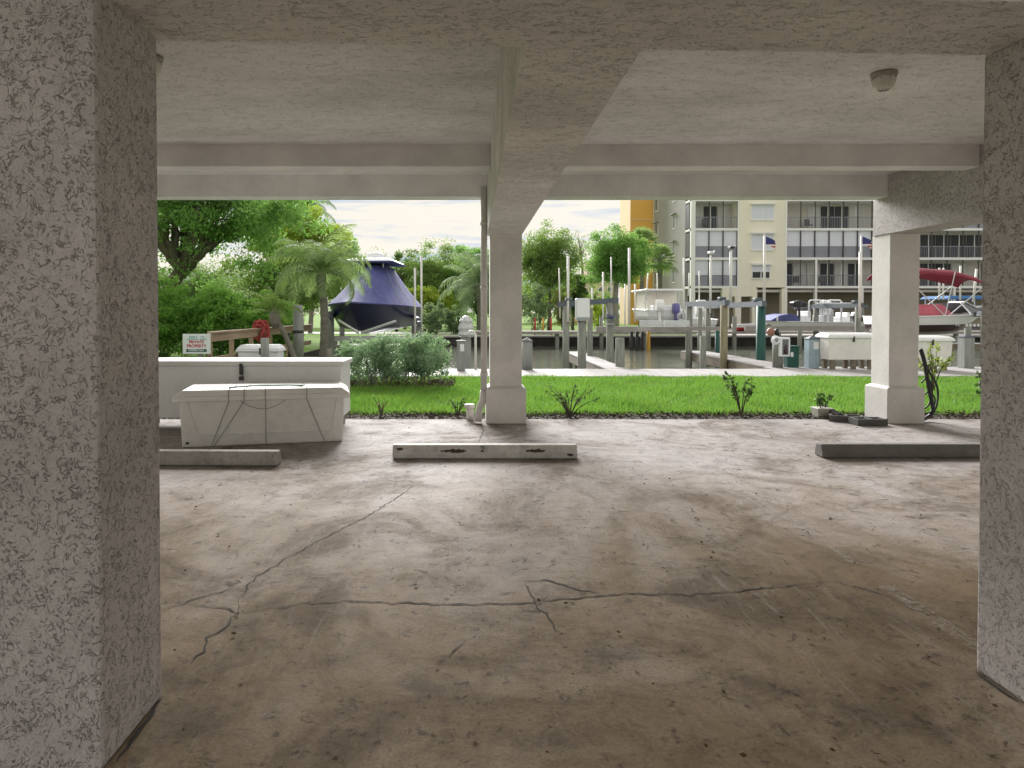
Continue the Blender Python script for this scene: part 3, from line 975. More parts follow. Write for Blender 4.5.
cord([(-0.38, 0.10, 0.626), (-0.2, 0.16, 0.632), (-0.05, 0.14, 0.638), (0.1, 0.15, 0.635), (0.25, 0.17, 0.632), (0.42, 0.12, 0.63), (0.40, 0.09, 0.63), (0.30, 0.14, 0.634)], "rope_green", 0.008)
MB().box(-hx + 0.05, -hx + 0.08, -0.002, 0.0035, 0.035, 0.06).build("drain_plug", "black_rubber", box1)

# ------------------------------------------------ long white dock box behind
d2 = 8.35
xr = PX(341, d2)
box2 = thing("dock_box", "long flat-topped white dock box on short legs behind the cream one", "dock box", (xr - 1.5, d2, 0))
o_ = box2.location
zt = PZ(361, d2)
MB(o_).box(xr - 3.0, xr, d2, d2 + 0.62, 0.155, zt - 0.062).build("chest", "gelcoat_white", box2, bevel=0.01)
MB(o_).box(xr - 3.03, xr + 0.03, d2 - 0.03, d2 + 0.65, zt - 0.06, zt).build("lid", "white_paint", box2, bevel=0.012)
xl = PX(241.5, d2)
h = MB(o_).box(xl - 0.018, xl + 0.018, d2 - 0.045, d2 - 0.005, zt - 0.16, zt - 0.03).build("hasp", "black_metal", box2)
m = MB(o_).box(xl - 0.024, xl + 0.024, d2 - 0.04, d2 - 0.004, zt - 0.235, zt - 0.19); m.tube([(xl - 0.016, d2 - 0.02, zt - 0.19), (xl - 0.016, d2 - 0.02, zt - 0.165), (xl + 0.016, d2 - 0.02, zt - 0.165), (xl + 0.016, d2 - 0.02, zt - 0.19)], 0.005, 6)
m.build("padlock", "black_metal", box2)
for xq in (xr - 2.95, xr - 2.6, xr - 1.6, xr - 0.16):
    for yq in (d2 + 0.04, d2 + 0.48):
        MB(o_).box(xq, xq + 0.10, yq, yq + 0.10, 0, 0.16).build("leg", "post_grey_wood", box2)
MB(o_).box(xr + 0.0, xr + 0.012, d2 + 0.18, d2 + 0.21, 0.42, 0.47).build("side_latch", "black_metal", box2)

# ------------------------------------------------ cinder blocks, corrugated pipe, pot, cables by the right column
def cinder(label, x, y, rot):
    t = thing("cinder_block", label, "block", (x, y, 0), rot, "cinder blocks by the right column")
    m = MB()
    Lx, Ly, Hh = 0.40, 0.20, 0.085
    m.box(-Lx / 2, Lx / 2, -Ly / 2, -Ly / 2 + 0.03, 0.001, Hh).box(-Lx / 2, Lx / 2, Ly / 2 - 0.03, Ly / 2, 0.001, Hh)
    for xx in (-Lx / 2, -0.016, Lx / 2 - 0.032):
        m.box(xx, xx + 0.032, -Ly / 2 + 0.0301, Ly / 2 - 0.0301, 0.001, Hh - 0.001)
    m.build("shell", "cinder_block", t)
cinder("grey hollow cinder block touching the right column's pedestal", PX(869, 8.8), 8.80, R(3))
cinder("grey hollow cinder block lying next to the black corrugated pipe", PX(848, 9.02), 9.05, R(-28))
t = thing("corrugated_pipe", "short black corrugated drain pipe running into the mulch", "pipe", (PX(836, 9.2), 9.2, 0))
o_ = t.location
m = MB(o_)
n = 26
A, B = Vector((PX(842, 9.1), 9.12, 0.05)), Vector((PX(828, 9.5), 9.62, 0.10))
m.tube([A.lerp(B, i / n) for i in range(n + 1)], [0.052 if i % 2 else 0.044 for i in range(n + 1)], 12)
m.build("hose", "black_rubber", t)


def sapling(label, x, y, hgt, nst, spread, leafs, mat="leaf_sapling", lsize=0.05, z0=0.0, name="sapling"):
    t = thing(name, label, "plant", (x, y, z0))
    m = MB(); cs = []
    for i in range(nst):
        a = (0 if i % 2 else math.pi) + random.uniform(-1.0, 1.0); s = random.uniform(0.15, 1.1) * spread
        hh = hgt * random.uniform(0.55, 1.0)
        tip = Vector((math.cos(a) * s, math.sin(a) * s * 0.6, hh))
        mid = Vector((tip.x * 0.35, tip.y * 0.35, hh * 0.55))
        pts = [Vector((0, 0, -0.02)), mid * 0.5, mid, (mid + tip) / 2 + Vector((0, 0, 0.02)), tip]
        m.tube(pts, [0.008, 0.007, 0.006, 0.004, 0.002], 5)
        for k in range(leafs):
            q = random.uniform(0.35, 1.0)
            p = mid.lerp(tip, (q - 0.35) / 0.65)
            cs.append(p + Vector((random.gauss(0, .022), random.gauss(0, .022), random.gauss(0, .02))))
    m.build("stem", "bark", t)
    v, f = leaf_quads(np.array([tuple(c) for c in cs]), lsize, 0.5)
    np_mesh("foliage", v, f, mat, t, 4)
    return t


sapling("sparse twiggy plant in the mulch to the right of the centre column", PX(570, 9.45), 9.45, 0.47, 13, 0.40, 12, lsize=0.045)
sapling("tall thin leafy sapling in the mulch between the two columns", PX(742, 9.5), 9.5, 0.66, 7, 0.26, 22, lsize=0.065)
sapling("faint twiggy plant in the mulch left of the downspout", PX(458, 9.5), 9.5, 0.30, 6, 0.22, 7, lsize=0.05)
sapling("small faint seedling at the lawn edge near the long white box", PX(381, 9.5), 9.5, 0.32, 6, 0.22, 7, "leaf_pale", 0.04)
t = sapling("leafy seedling in a square pale pot left of the right column", PX(823, 9.45), 9.45, 0.38, 7, 0.2, 12, lsize=0.06, name="potted_plant")
MB().frustum((-0.09, 0.09, -0.09, 0.09), (-0.115, 0.115, -0.115, 0.115), -0.015, 0.13).build("pot", "terracotta_pale", t, bevel=0.01)
sapling("pale leafy shrub growing up behind the right column's cables", PX(934, 12.5), 12.5, 0.95, 9, 0.42, 22, "leaf_pale", 0.10)
sapling("small plant in the mulch at the edge of the right near column", PX(985, 9.5), 9.5, 0.75, 5, 0.16, 14, lsize=0.07)

t = thing("cable_coil", "black cables looped down the right side of the right column", "cable", (5.96, 9.2, 0))
o_ = t.location
def cab(pts, r):
    # smooth through the points
    out = []
    P_ = [P(*p) for p in pts]
    for i in range(len(P_) - 1):
        p0, p1, p2, p3 = P_[max(i - 1, 0)], P_[i], P_[i + 1], P_[min(i + 2, len(P_) - 1)]
        for k in range(6):
            s = k / 6
            out.append(0.5 * ((2 * p1) + (p2 - p0) * s + (2 * p0 - 5 * p1 + 4 * p2 - p3) * s * s + (3 * p1 - p0 - 3 * p2 + p3) * s ** 3))
    out.append(P_[-1])
    MB(o_).tube(out, r, 7).build("cable", "black_rubber", t, True)
dc = 9.05
cab([(921, 349, dc), (925, 362, dc), (929, 384, dc), (933, 403, dc), (934, 412, dc), (928, 418, dc), (922, 420.5, 8.95)], 0.026)
cab([(924, 358, dc), (930, 372, dc), (937, 384, dc), (939, 396, dc), (937, 408, dc), (934, 412, dc)], 0.013)
cab([(922, 383, dc), (928, 378, dc), (933, 388, dc), (931, 402, dc), (925, 409, dc), (921, 404, dc)], 0.011)
cab([(922, 398, dc), (930, 392, dc), (936, 400, dc), (932, 412, dc), (923, 414, dc)], 0.010)

# ================================================================== left bank: rail, sign, tubs
XR = -5.70
rail = thing("dock_railing", "weathered brown timber railing running back from the private property sign", "railing", (XR, 15, 0))
o_ = rail.location
MB(o_).box(XR - 0.02, XR + 0.02, 14.85, 24.0, 0.81, 0.99).build("top_board", "rail_wood", rail)
MB(o_).box(XR - 0.075, XR + 0.075, 14.82, 24.0, 0.992, 1.03).build("cap_board", "rail_wood", rail)
MB(o_).box(XR - 0.02, XR + 0.02, 14.85, 24.0, 0.32, 0.47).build("lower_board", "rail_wood", rail)
for yq in (14.9, 16.25, 17.7, 19.4, 21.2, 23.0):
    MB(o_).box(XR - 0.115, XR - 0.022, yq, yq + 0.095, -0.03, 0.985).build("post", "rail_wood", rail)
sg = thing("notice_sign", "white private property notice on a post at the end of the railing", "sign", (PX(196.5, 14.7), 14.7, 0))
xw, zt, zb = 0.30, PZ(334, 14.7), PZ(354, 14.7)
zc_ = (zt + zb) / 2
MB().box(-xw, xw, -0.012, 0.012, zb, zt).build("board", "sign_white", sg, bevel=0.006)
MB().box(0.02, 0.11, 0.0125, 0.10, -0.02, zb + 0.2).build("post", "post_grey_wood", sg)
for (zz, half, th) in ((zt - 0.065, 0.155, 0.026), (zt - 0.112, 0.20, 0.022)):
    xx = -half
    while xx < half:            # two small lines of teal print, too small to read
        wd = random.uniform(0.016, 0.028)
        if random.random() > 0.12:
            MB().box(xx, xx + wd * 0.72, -0.0145, -0.0122, zz - th / 2, zz + th / 2).build("small_print", "sign_teal", sg)
        xx += wd
RX = (R(90), 0, 0)
text("PRIVATE", 0.088, (0, -0.0135, zc_ + 0.042), RX, "sign_red", sg, bold=0.003)
text("PROPERTY", 0.088, (0, -0.0135, zc_ - 0.045), RX, "sign_red", sg, bold=0.003)
MB().box(-0.22, 0.22, -0.0155, -0.0122, zb + 0.045, zb + 0.105).build("green_band", "sign_green", sg)
text("MEMBERS ONLY", 0.048, (0, -0.0165, zb + 0.076), RX, "sign_white", sg, bold=0.001)

t = thing("rope_bundle", "red rope coil hanging over the timber railing", "rope", (PX(261, 18.2), 18.2, 1.03))
m = MB()
for k in range(9):
    r1, r2 = random.uniform(0.11, 0.17), random.uniform(0.16, 0.24)
    ph = random.uniform(-0.5, 0.5); dz = random.uniform(-0.16, 0.0); oy = random.uniform(-0.13, 0.10); ox = random.uniform(-.09, .09)
    m.tube([(ox + r1 * math.cos(s + ph), oy - 0.06 + 0.03 * math.sin(3 * s), dz + r2 * math.sin(s)) for s in [i * 2 * math.pi / 14 for i in range(15)]], 0.026, 6)
m.build("coil", "rope_red", t, True)

t = thing("dock_box", "small white moulded dock box with rounded lid near the red rope", "dock box", (PX(261, 16.6), 16.6, 0))
MB().frustum((-0.46, 0.46, -0.25, 0.25), (-0.49, 0.49, -0.27, 0.27), 0.02, 0.50).build("tub", "white_plastic", t, bevel=0.03)
m = MB().frustum((-0.54, 0.54, -0.32, 0.32), (-0.53, 0.53, -0.31, 0.31), 0.502, 0.56); m.frustum((-0.53, 0.53, -0.31, 0.31), (-0.44, 0.44, -0.20, 0.20), 0.5605, 0.67)
m.build("lid", "white_plastic", t, bevel=0.03)
MB().box(0.06, 0.10, -0.36, -0.315, 0.44, 0.60).build("hasp", "black_metal", t)


def bunk(px0, y0, px1, y1, d, parent):
    return MB(parent.location).tube([P(px0, y0, d), P(px1, y1, d)], 0.05, 6).build("bunk_board", "aluminium", parent)


def piling(label, px, d, ytop, w, mat, zbot=None, cap=None, name="piling", square=False, band=None, capmat="pedestal_cap"):
    zt = PZ(ytop, d)
    zb = -1.5 if zbot is None else zbot
    t = thing(name, label, "piling", (PX(px, d), d, zb))
    m = MB()
    H = zt - zb
    if square:
        m.box(-w / 2, w / 2, -w / 2, w / 2, 0, H)
    else:
        m.tube([(0, 0, 0), (0.01, 0, H * 0.5), (0, 0, H)], [w / 2 * 1.06, w / 2 * 1.02, w / 2 * 0.96], 14)
    m.build("shaft", mat, t, not square)
    if cap:
        if square:
            k = w / 2 + 0.012
            MB().add([(-k, -k, H), (k, -k, H), (k, k, H), (-k, k, H), (0, 0, H + cap)], [(0, 1, 4), (1, 2, 4), (2, 3, 4), (3, 0, 4), (3, 2, 1, 0)]).build("cap", capmat, t)
        else:
            MB().lathe((0, 0, H), [(w / 2 + 0.01, 0), (w / 2 + 0.01, 0.02), (0.01, cap)], 14).build("cap", capmat, t, True)
    if band:
        zz = PZ(band, d) - zb
        MB().tube([(0, 0, zz), (0, 0, zz + 0.08)], w / 2 * 1.08, 14).build("band", "black_rubber", t, True)
    return t


piling("tall grey piling with a black band beside the leaning palm", 298, 19.2, 305, 0.29, "pile_pale", -0.03, band=333)
piling("short brown post at the foot of the feathery palm", 328.5, 19.6, 349, 0.15, "post_grey_wood", -0.03)
piling("thin black post left of the banded grey piling", 289, 19.0, 333, 0.07, "black_metal", -0.03)
piling("stubby pale post in front of the small white dock box", 264.5, 15.9, 338, 0.19, "pile_pale", -0.03)

# ================================================================== docks and pilings in the middle
piling("short grey pointed piling just right of the centre column", 527, 17.2, 341, 0.27, "pile_pale", 0.0, cap=0.09, capmat="pile_pale")
piling("thick stubby grey piling at the boardwalk edge below the guide poles", 620, 18.15, 338, 0.25, "pile_wood")
piling("slim short grey piling left of the tan one", 703, 18.5, 336, 0.17, "pile_wood")

# grey electric box on a green post
t = thing("power_box", "light grey electrical box on a green wooden post", "utility box", (PX(582, 18.4), 18.4, -1.5))
zb = PZ(318, 18.4) + 1.5
MB().tube([(0, 0, 0), (0, 0, zb)], 0.115, 14).build("post", "pile_wood", t, True)
bx = MB().box(-0.175, 0.185, -0.17, 0.10, zb + 0.0, zb + 0.53).build("cabinet", "aluminium", t, bevel=0.02)
MB().box(-0.16, 0.17, -0.178, -0.171, zb + 0.03, zb + 0.50).build("door", "white_plastic", bx)
MB().box(-0.17, 0.18, -0.15, 0.09, zb - 0.07, zb - 0.002).build("bracket", "galvanised", t)

# wrapped outboard-like bundle, pedestals left of the column
t = thing("wrapped_piling", "piling with its top wrapped in shiny plastic left of the downspout", "piling", (PX(466, 20.5), 20.5, -1.5))
MB().tube([(0, 0, 0), (0, 0, 2.2)], 0.15, 12).build("shaft", "pile_pale", t, True)
m = MB()
m.lathe((0, 0, 2.2), [(0.17, 0), (0.25, 0.08), (0.21, 0.18), (0.24, 0.28), (0.19, 0.42), (0.20, 0.50), (0.10, 0.62), (0.02, 0.66)], 14)
m.build("wrap", "shrink_wrap", t)


def pedestal(name, label, px, d, ytop, w, mat, capmat, sticker=True, cap=0.09):
    t = thing(name, label, "utility post", (PX(px, d), d, 0.0))
    H = PZ(ytop, d)
    b = MB().box(-w / 2, w / 2, -w / 2, w / 2, 0.005, H).build("body", mat, t, bevel=0.008)
    k = w / 2 + 0.018
    MB().add([(-k, -k, H), (k, -k, H), (k, k, H), (-k, k, H), (0, 0, H + cap), (-k, -k, H + .012), (k, -k, H + .012), (k, k, H + .012), (-k, k, H + .012)],
             [(3, 2, 1, 0), (0, 1, 6, 5), (1, 2, 7, 6), (2, 3, 8, 7), (3, 0, 5, 8), (5, 6, 4), (6, 7, 4), (7, 8, 4), (8, 5, 4)]).build("cap", capmat, t)
    if sticker:
        MB().box(-0.02, w / 2 - 0.02, -w / 2 - 0.006, -w / 2 - 0.001, H * 0.66, H * 0.90).build("label_plate", "white_plastic", t)
    return t


pedestal("power_pedestal", "grey wooden dock pedestal with a white meter near the wrapped piling", 461, 16.9, 341, 0.20, "pile_pale", "pile_pale", True, 0.03)
pedestal("power_pedestal", "light blue dock power pedestal with a dark pointed cap", 812, 17.7, 339, 0.27, "pedestal_blue", "pedestal_cap")
pedestal("power_pedestal", "grey-green dock power pedestal under the maroon boat", 966.5, 17.7, 337, 0.26, "pile_pale", "pedestal_cap", False)

t = thing("standpipe", "bent white water pipe beside the grey dock pedestal", "pipe", (PX(472, 17.2), 17.2, 0))
m = MB()
m.tube([(-0.10, 0, 0.9), (-0.04, 0, 0.98), (0.04, 0, 0.96), (0.09, 0, 0.88), (0.09, 0, 0.0)], 0.03, 8)
m.build("pipe", "pvc_white", t, True)
t.location.z = 0.005

t = thing("extinguisher_cabinet", "white-framed extinguisher cabinet on a stubby grey piling", "cabinet", (PX(778, 17.8), 17.8, 0))
MB().tube([(0, 0, 0.005), (0, 0, PZ(336, 17.8))], 0.13, 12).build("post", "pile_wood", t, True)
z0, z1 = PZ(356, 17.8), PZ(337, 17.8)
cb = MB().box(-0.05, 0.21, -0.26, -0.13, z0, z1).build("cabinet", "white_plastic", t, bevel=0.02)
MB().box(0.0, 0.16, -0.266, -0.261, z0 + 0.05, z1 - 0.05).build("window", "window_grey", cb)
m = MB().lathe((0.08, -0.275, z0 + 0.07), [(0.035, 0), (0.04, 0.02), (0.04, 0.17), (0.015, 0.2), (0.015, 0.24)], 10)
m.build("extinguisher", "hull_maroon", cb, True)
t = thing("hose_coil", "coil of white hose hung on the extinguisher piling", "hose", (PX(771, 17.9), 17.62, PZ(340, 17.8)))
m = MB()
for k in range(4):
    m.tube([((0.11 - k * 0.012) * math.cos(s), -0.02 * k, (0.11 - k * 0.012) * math.sin(s)) for s in [i * 2 * math.pi / 16 for i in range(17)]], 0.014, 6)
m.build("coil", "white_plastic", t, True)
t = thing("buoy", "salmon round mooring buoy with black fitting on the piling", "buoy", (PX(771, 18.0), 18.0, PZ(336, 18.0)))
MB().lathe((0, 0, 0), [(0.02, 0), (0.07, 0.02), (0.105, 0.09), (0.095, 0.16), (0.045, 0.215), (0.02, 0.22)], 14).build("float", "buoy_orange", t, True)
MB().lathe((0.16, 0, 0.0), [(0.06, 0), (0.065, 0.1), (0.05, 0.18), (0.01, 0.2)], 10).build("fitting", "motor_black", t, True)
t = thing("utility_box", "dark green metal utility box with a white sticker on the boardwalk", "utility box", (PX(791.5, 17.9), 17.9, 0.005))
MB().box(-0.15, 0.15, -0.12, 0.12, 0, 0.53).build("cabinet", "box_green", t, bevel=0.01)
MB().box(-0.165, 0.165, -0.135, 0.135, 0.531, 0.57).build("lid", "box_green", t, bevel=0.01)
MB().box(-0.07, 0.0, -0.126, -0.121, 0.28, 0.40).build("sticker", "white_plastic", t)


def dock_chest(label, x0, x1, d, ytop, ybot):
    xm = (x0 + x1) / 2; hw = (x1 - x0) / 2
    t = thing("dock_box", label, "dock box", (xm, d, 0.005))
    z0, z1 = PZ(ybot, d), PZ(ytop, d)
    MB().frustum((-hw + 0.03, hw - 0.03, -0.27, 0.27), (-hw, hw, -0.30, 0.30), z0, z1 - 0.13).build("tub", "gelcoat_cream", t, bevel=0.02)
    m = MB().frustum((-hw - 0.04, hw + 0.04, -0.34, 0.34), (-hw - 0.03, hw + 0.03, -0.33, 0.33), z1 - 0.128, z1 - 0.06)
    m.frustum((-hw - 0.03, hw + 0.03, -0.33, 0.33), (-hw + 0.04, hw - 0.04, -0.22, 0.22), z1 - 0.0595, z1)
    m.build("lid", "gelcoat_white", t, bevel=0.015)
    MB().box(-0.03, 0.0, -0.352, -0.31, z1 - 0.22, z1 - 0.08).build("hasp", "black_metal", t)
    for xq in (-hw + 0.1, 0.0, hw - 0.2):
        for yq in (-0.24, 0.14):
            MB().box(xq, xq + 0.10, yq, yq + 0.10, 0, z0 - 0.002).build("leg", "dock_side", t)
    return t
dock_chest("white dock box on brown legs left of the right column", PX(823, 17.4), PX(872, 17.4), 17.4, 333, 359.5)
dock_chest("cream dock box half hidden behind the right column", PX(905, 17.2), PX(945, 17.2), 17.2, 336, 365)

# red and yellow posts on the far bank
for (px, mt, lb) in ((535, "bollard_red", "red marker post on the far bank, left of the yellow one"), (543, "bollard_yellow", "yellow marker post between two red ones on the far bank"), (551, "bollard_red", "red marker post on the far bank, right of the yellow one")):
    t = thing("marker_post", lb, "post", (PX(px, 43), 43, -0.03), 0, "marker posts on the far bank")
    MB().tube([(0, 0, 0), (0, 0, PZ(318, 43))], 0.06, 10).build("shaft", mt, t, True)
    MB().lathe((0, 0, PZ(318, 43)), [(0.06, 0), (0.04, 0.04), (0.005, 0.055)], 10).build("cap", mt, t, True)

# far dock along the opposite seawall
t = thing("far_dock", "long grey plank dock on piles along the opposite seawall", "dock", (10, 39, 0))
o_ = t.location
MB(o_).box(-0.5, 60, 38.2, 40.4, 0.26, 0.36).build("deck", "dock_board", t)
MB(o_).box(-0.5, 60, 38.13, 38.197, 0.23, 0.37).build("edge_beam", "dock_board", t)
for i in range(24):
    xq = -0.2 + i * 2.5
    MB(o_).tube([(xq, 38.35, -1.6), (xq, 38.35, 0.30 + (0.9 if i % 3 == 0 else 0))], 0.12, 9).build("pile", "pile_wood", t, True)
t = thing("side_dock", "low weathered dock beside the covered boat's lift", "dock", (-4.6, 27, 0))
o_ = t.location
MB(o_).box(-6.3, -2.2, 28.6, 30.0, -0.02, 0.06).build("deck", "dock_board", t)
for xq in (-5.8, -4.2, -2.5):
    MB(o_).tube([(xq, 28.75, -1.6), (xq, 28.75, 0.28)], 0.11, 9).build("pile", "pile_wood", t, True)


# ================================================================== boats and lifts
def hull_mesh(L, B, H, z_lo=0.0, z_hi=1.0, flare=0.10, inset=0.0, rise=0.18, stations=15):
    """open lofted hull band between two height fractions; bow at +x, keel at z=0"""
    rows = []
    lv = [(0.0, 0.0), (0.26, 0.80), (0.60, 0.93), (1.0, 1.0)]          # (height frac, half-beam frac): keel, chine, mid, sheer
    def at(hf):
        for (a, wa), (b, wb) in zip(lv[:-1], lv[1:]):
            if hf <= b + 1e-6:
                return wa + (wb - wa) * (hf - a) / (b - a)
        return 1.0
    hfs = [h for h, _ in lv if z_lo - 1e-6 <= h <= z_hi + 1e-6]
    for q in (z_lo, z_hi):
        if all(abs(q - h) > 1e-6 for h in hfs):
            hfs.append(q)
    hfs.sort()
    vs_, fs = [], []
    for i in range(stations):
        s = i / (stations - 1)
        taper = 1 - max(0, (s - 0.45) / 0.55) ** 2.3
        sheer = H * (1 + rise * s * s)
        keel = H * 0.92 * max(0, (s - 0.62) / 0.38) ** 2.4
        for sg_ in (-1, 1):
            for hf in hfs:
                z = keel + (sheer - keel) * hf
                wf = at(hf)
                tp = taper ** (1.0 + 0.9 * (1 - hf))
                y = sg_ * max(0.0, (B / 2) * wf * tp - inset)
                x = s * L * (0.93 + 0.07 * hf)
                vs_.append((x, y, z))
    k = len(hfs)
    for i in range(stations - 1):
        a, b = i * 2 * k, (i + 1) * 2 * k
        for j in range(k - 1):
            fs.append((a + j, a + j + 1, b + j + 1, b + j))
            fs.append((a + k + j + 1, a + k + j, b + k + j, b + k + j + 1))
    for j in range(k - 1):                                              # transom
        fs.append((j, k + j, k + j + 1, j + 1))
    return vs_, fs, k


def deck_mesh(L, B, H, drop=0.02, rise=0.18, stations=15, inset=0.02):
    vs_, fs = [], []
    for i in range(stations):
        s = i / (stations - 1)
        taper = 1 - max(0, (s - 0.45) / 0.55) ** 2.3
        z = H * (1 + rise * s * s) - drop
        for sg_ in (-1, 1):
            vs_.append((s * L, sg_ * max(0.0, B / 2 * taper - inset), z))
    fs = [(2 * i, 2 * i + 1, 2 * i + 3, 2 * i + 2) for i in range(stations - 1)]
    return vs_, fs


def sheer_line(L, B, H, rise=0.18, stations=15, out=0.0):
    pts = []
    for i in range(stations):
        s = i / (stations - 1)
        taper = 1 - max(0, (s - 0.45) / 0.55) ** 2.3
        pts.append((s * L, B / 2 * taper + out, H * (1 + rise * s * s)))
    return [(x, -y, z) for (x, y, z) in pts] + [(x, y, z) for (x, y, z) in pts[::-1]]


def outboard(parent, x, y, z, mat, s=1.0):
    m = MB()
    c = [(0, 0.0), (-0.30, 0.02), (-0.40, 0.16), (-0.38, 0.40), (-0.26, 0.52), (-0.02, 0.50), (0.06, 0.30)]
    m.prism([(x + a * s, z + b * s) for a, b in c], 'y', y - 0.15 * s, y + 0.15 * s)
    o = m.build("outboard_motor", mat, parent, bevel=0.05 * s, segs=3)
    m = MB().box(x - 0.22 * s, x - 0.08 * s, y - 0.05 * s, y + 0.05 * s, z - 0.75 * s, z + 0.01)
    m.prism([(x - 0.42 * s, z - 0.52 * s), (x - 0.05 * s, z - 0.52 * s), (x - 0.05 * s, z - 0.48 * s), (x - 0.42 * s, z - 0.48 * s)], 'y', y - 0.11 * s, y + 0.11 * s)
    m.tube([(x - 0.36 * s, y, z - 0.68 * s), (x - 0.02 * s, y, z - 0.68 * s)], [0.03 * s, 0.055 * s], 8)
    m.build("lower_unit", mat, o)
    return o


def make_hull(t, L, B, H, lower, upper, split=0.6, rail=None):
    vs_, fs, _ = hull_mesh(L, B, H, 0.0, split)
    MB().add(vs_, fs).build("hull", lower, t, True)
    vs_, fs, _ = hull_mesh(L, B, H, split, 1.0)
    MB().add(vs_, fs).build("topside", upper, t, True)
    vs_, fs = deck_mesh(L, B, H)
    MB().add(vs_, fs).build("deck", "hull_white", t)
    MB().tube(sheer_line(L, B, H, out=0.012), 0.025, 6).build("rub_rail", rail or upper, t, True)


# --- navy covered boat on its lift (bow towards us)
d_b = 25.5
cb_ = thing("covered_boat", "boat on a lift under a tall navy canvas cover", "boat", (-3.62, 29.3, PZ(334, 25.5)), R(-90 - 4))
L, B, H = 6.8, 2.95, 1.02
vs_, fs, _ = hull_mesh(L, B, H, 0.0, 1.0, rise=0.12)
MB().add(vs_, fs).build("hull", "hull_navy", cb_, True)
MB().tube(sheer_line(L, B, H, 0.12, out=0.015), 0.035, 6).build("rub_rail", "canvas_navy", cb_, True)
# tent-like cover from the gunwale up to the T-top
ring = sheer_line(L, B + 0.06, H + 0.02, 0.12)
n = len(ring)
zt_ = PZ(267, 27) - PZ(334, 25.5)
def topring(p, zz, f):
    x, y, z = p
    return (1.3 + (x / L) * 2.2, y * 0.33, zz)
vs_ = list(ring)
for (f, a) in ((0.25, 0.16), (0.55, 0.45), (0.85, 0.78), (1.0, 1.0)):
    for p in ring:
        q = topring(p, zt_, 1.0)
        sag = 0.035 * math.sin(math.pi * a)
        vs_.append((p[0] + (q[0] - p[0]) * a, p[1] + (q[1] - p[1]) * (a + sag * 0.9), p[2] + (q[2] - p[2]) * (a - sag)))
fs = []
for r_ in range(4):
    for i in range(n):
        j = (i + 1) % n
        fs.append((r_ * n + i, r_ * n + j, (r_ + 1) * n + j, (r_ + 1) * n + i))
fs.append(tuple(range(4 * n, 5 * n)))
cov = MB().add(vs_, fs).build("cover", "canvas_navy", cb_, True)
for k in (6, 9, 20, 23):
    MB().tube([vs_[r_ * n + k] for r_ in range(5)], 0.012, 5).build("seam", "vinyl_seat", cov)
m = MB()
for (x, y) in ((1.6, -0.4), (1.6, 0.4), (3.0, -0.4), (3.0, 0.4)):
    m.tube([(x, y, zt_ - 0.15), (x, y, zt_ + 0.14)], 0.03, 6)
m.build("top_frame", "aluminium", cb_)
tt = MB().frustum((0.9, 3.7, -0.92, 0.92), (1.1, 3.5, -0.72, 0.72), zt_ + 0.14, zt_ + 0.26).build("hard_top", "hull_white", cb_, bevel=0.03)
MB().frustum((0.88, 3.72, -0.93, 0.93), (0.88, 3.72, -0.93, 0.93), zt_ + 0.09, zt_ + 0.138).build("hard_top_underside", "canvas_navy", cb_)
MB().lathe((2.4, 0, zt_ + 0.262), [(0.28, 0), (0.32, 0.06), (0.32, 0.2), (0.26, 0.27), (0.1, 0.3)], 18).build("radar_dome", "white_plastic", cb_, True)
for sg_ in (-1, 1):
    m = MB(); m.tube([(3.0, sg_ * 0.45, zt_ + 0.26), (3.0, sg_ * 0.45, zt_ + 0.4), (3.0, sg_ * 0.55, zt_ + 0.43)], 0.02, 6)
    m.build("deck_light", "aluminium", cb_)
outboard(cb_, 0.05, 0.35, H - 0.15, "motor_black", 1.2)
outboard(cb_, 0.05, -0.35, H - 0.15, "motor_black", 1.2)


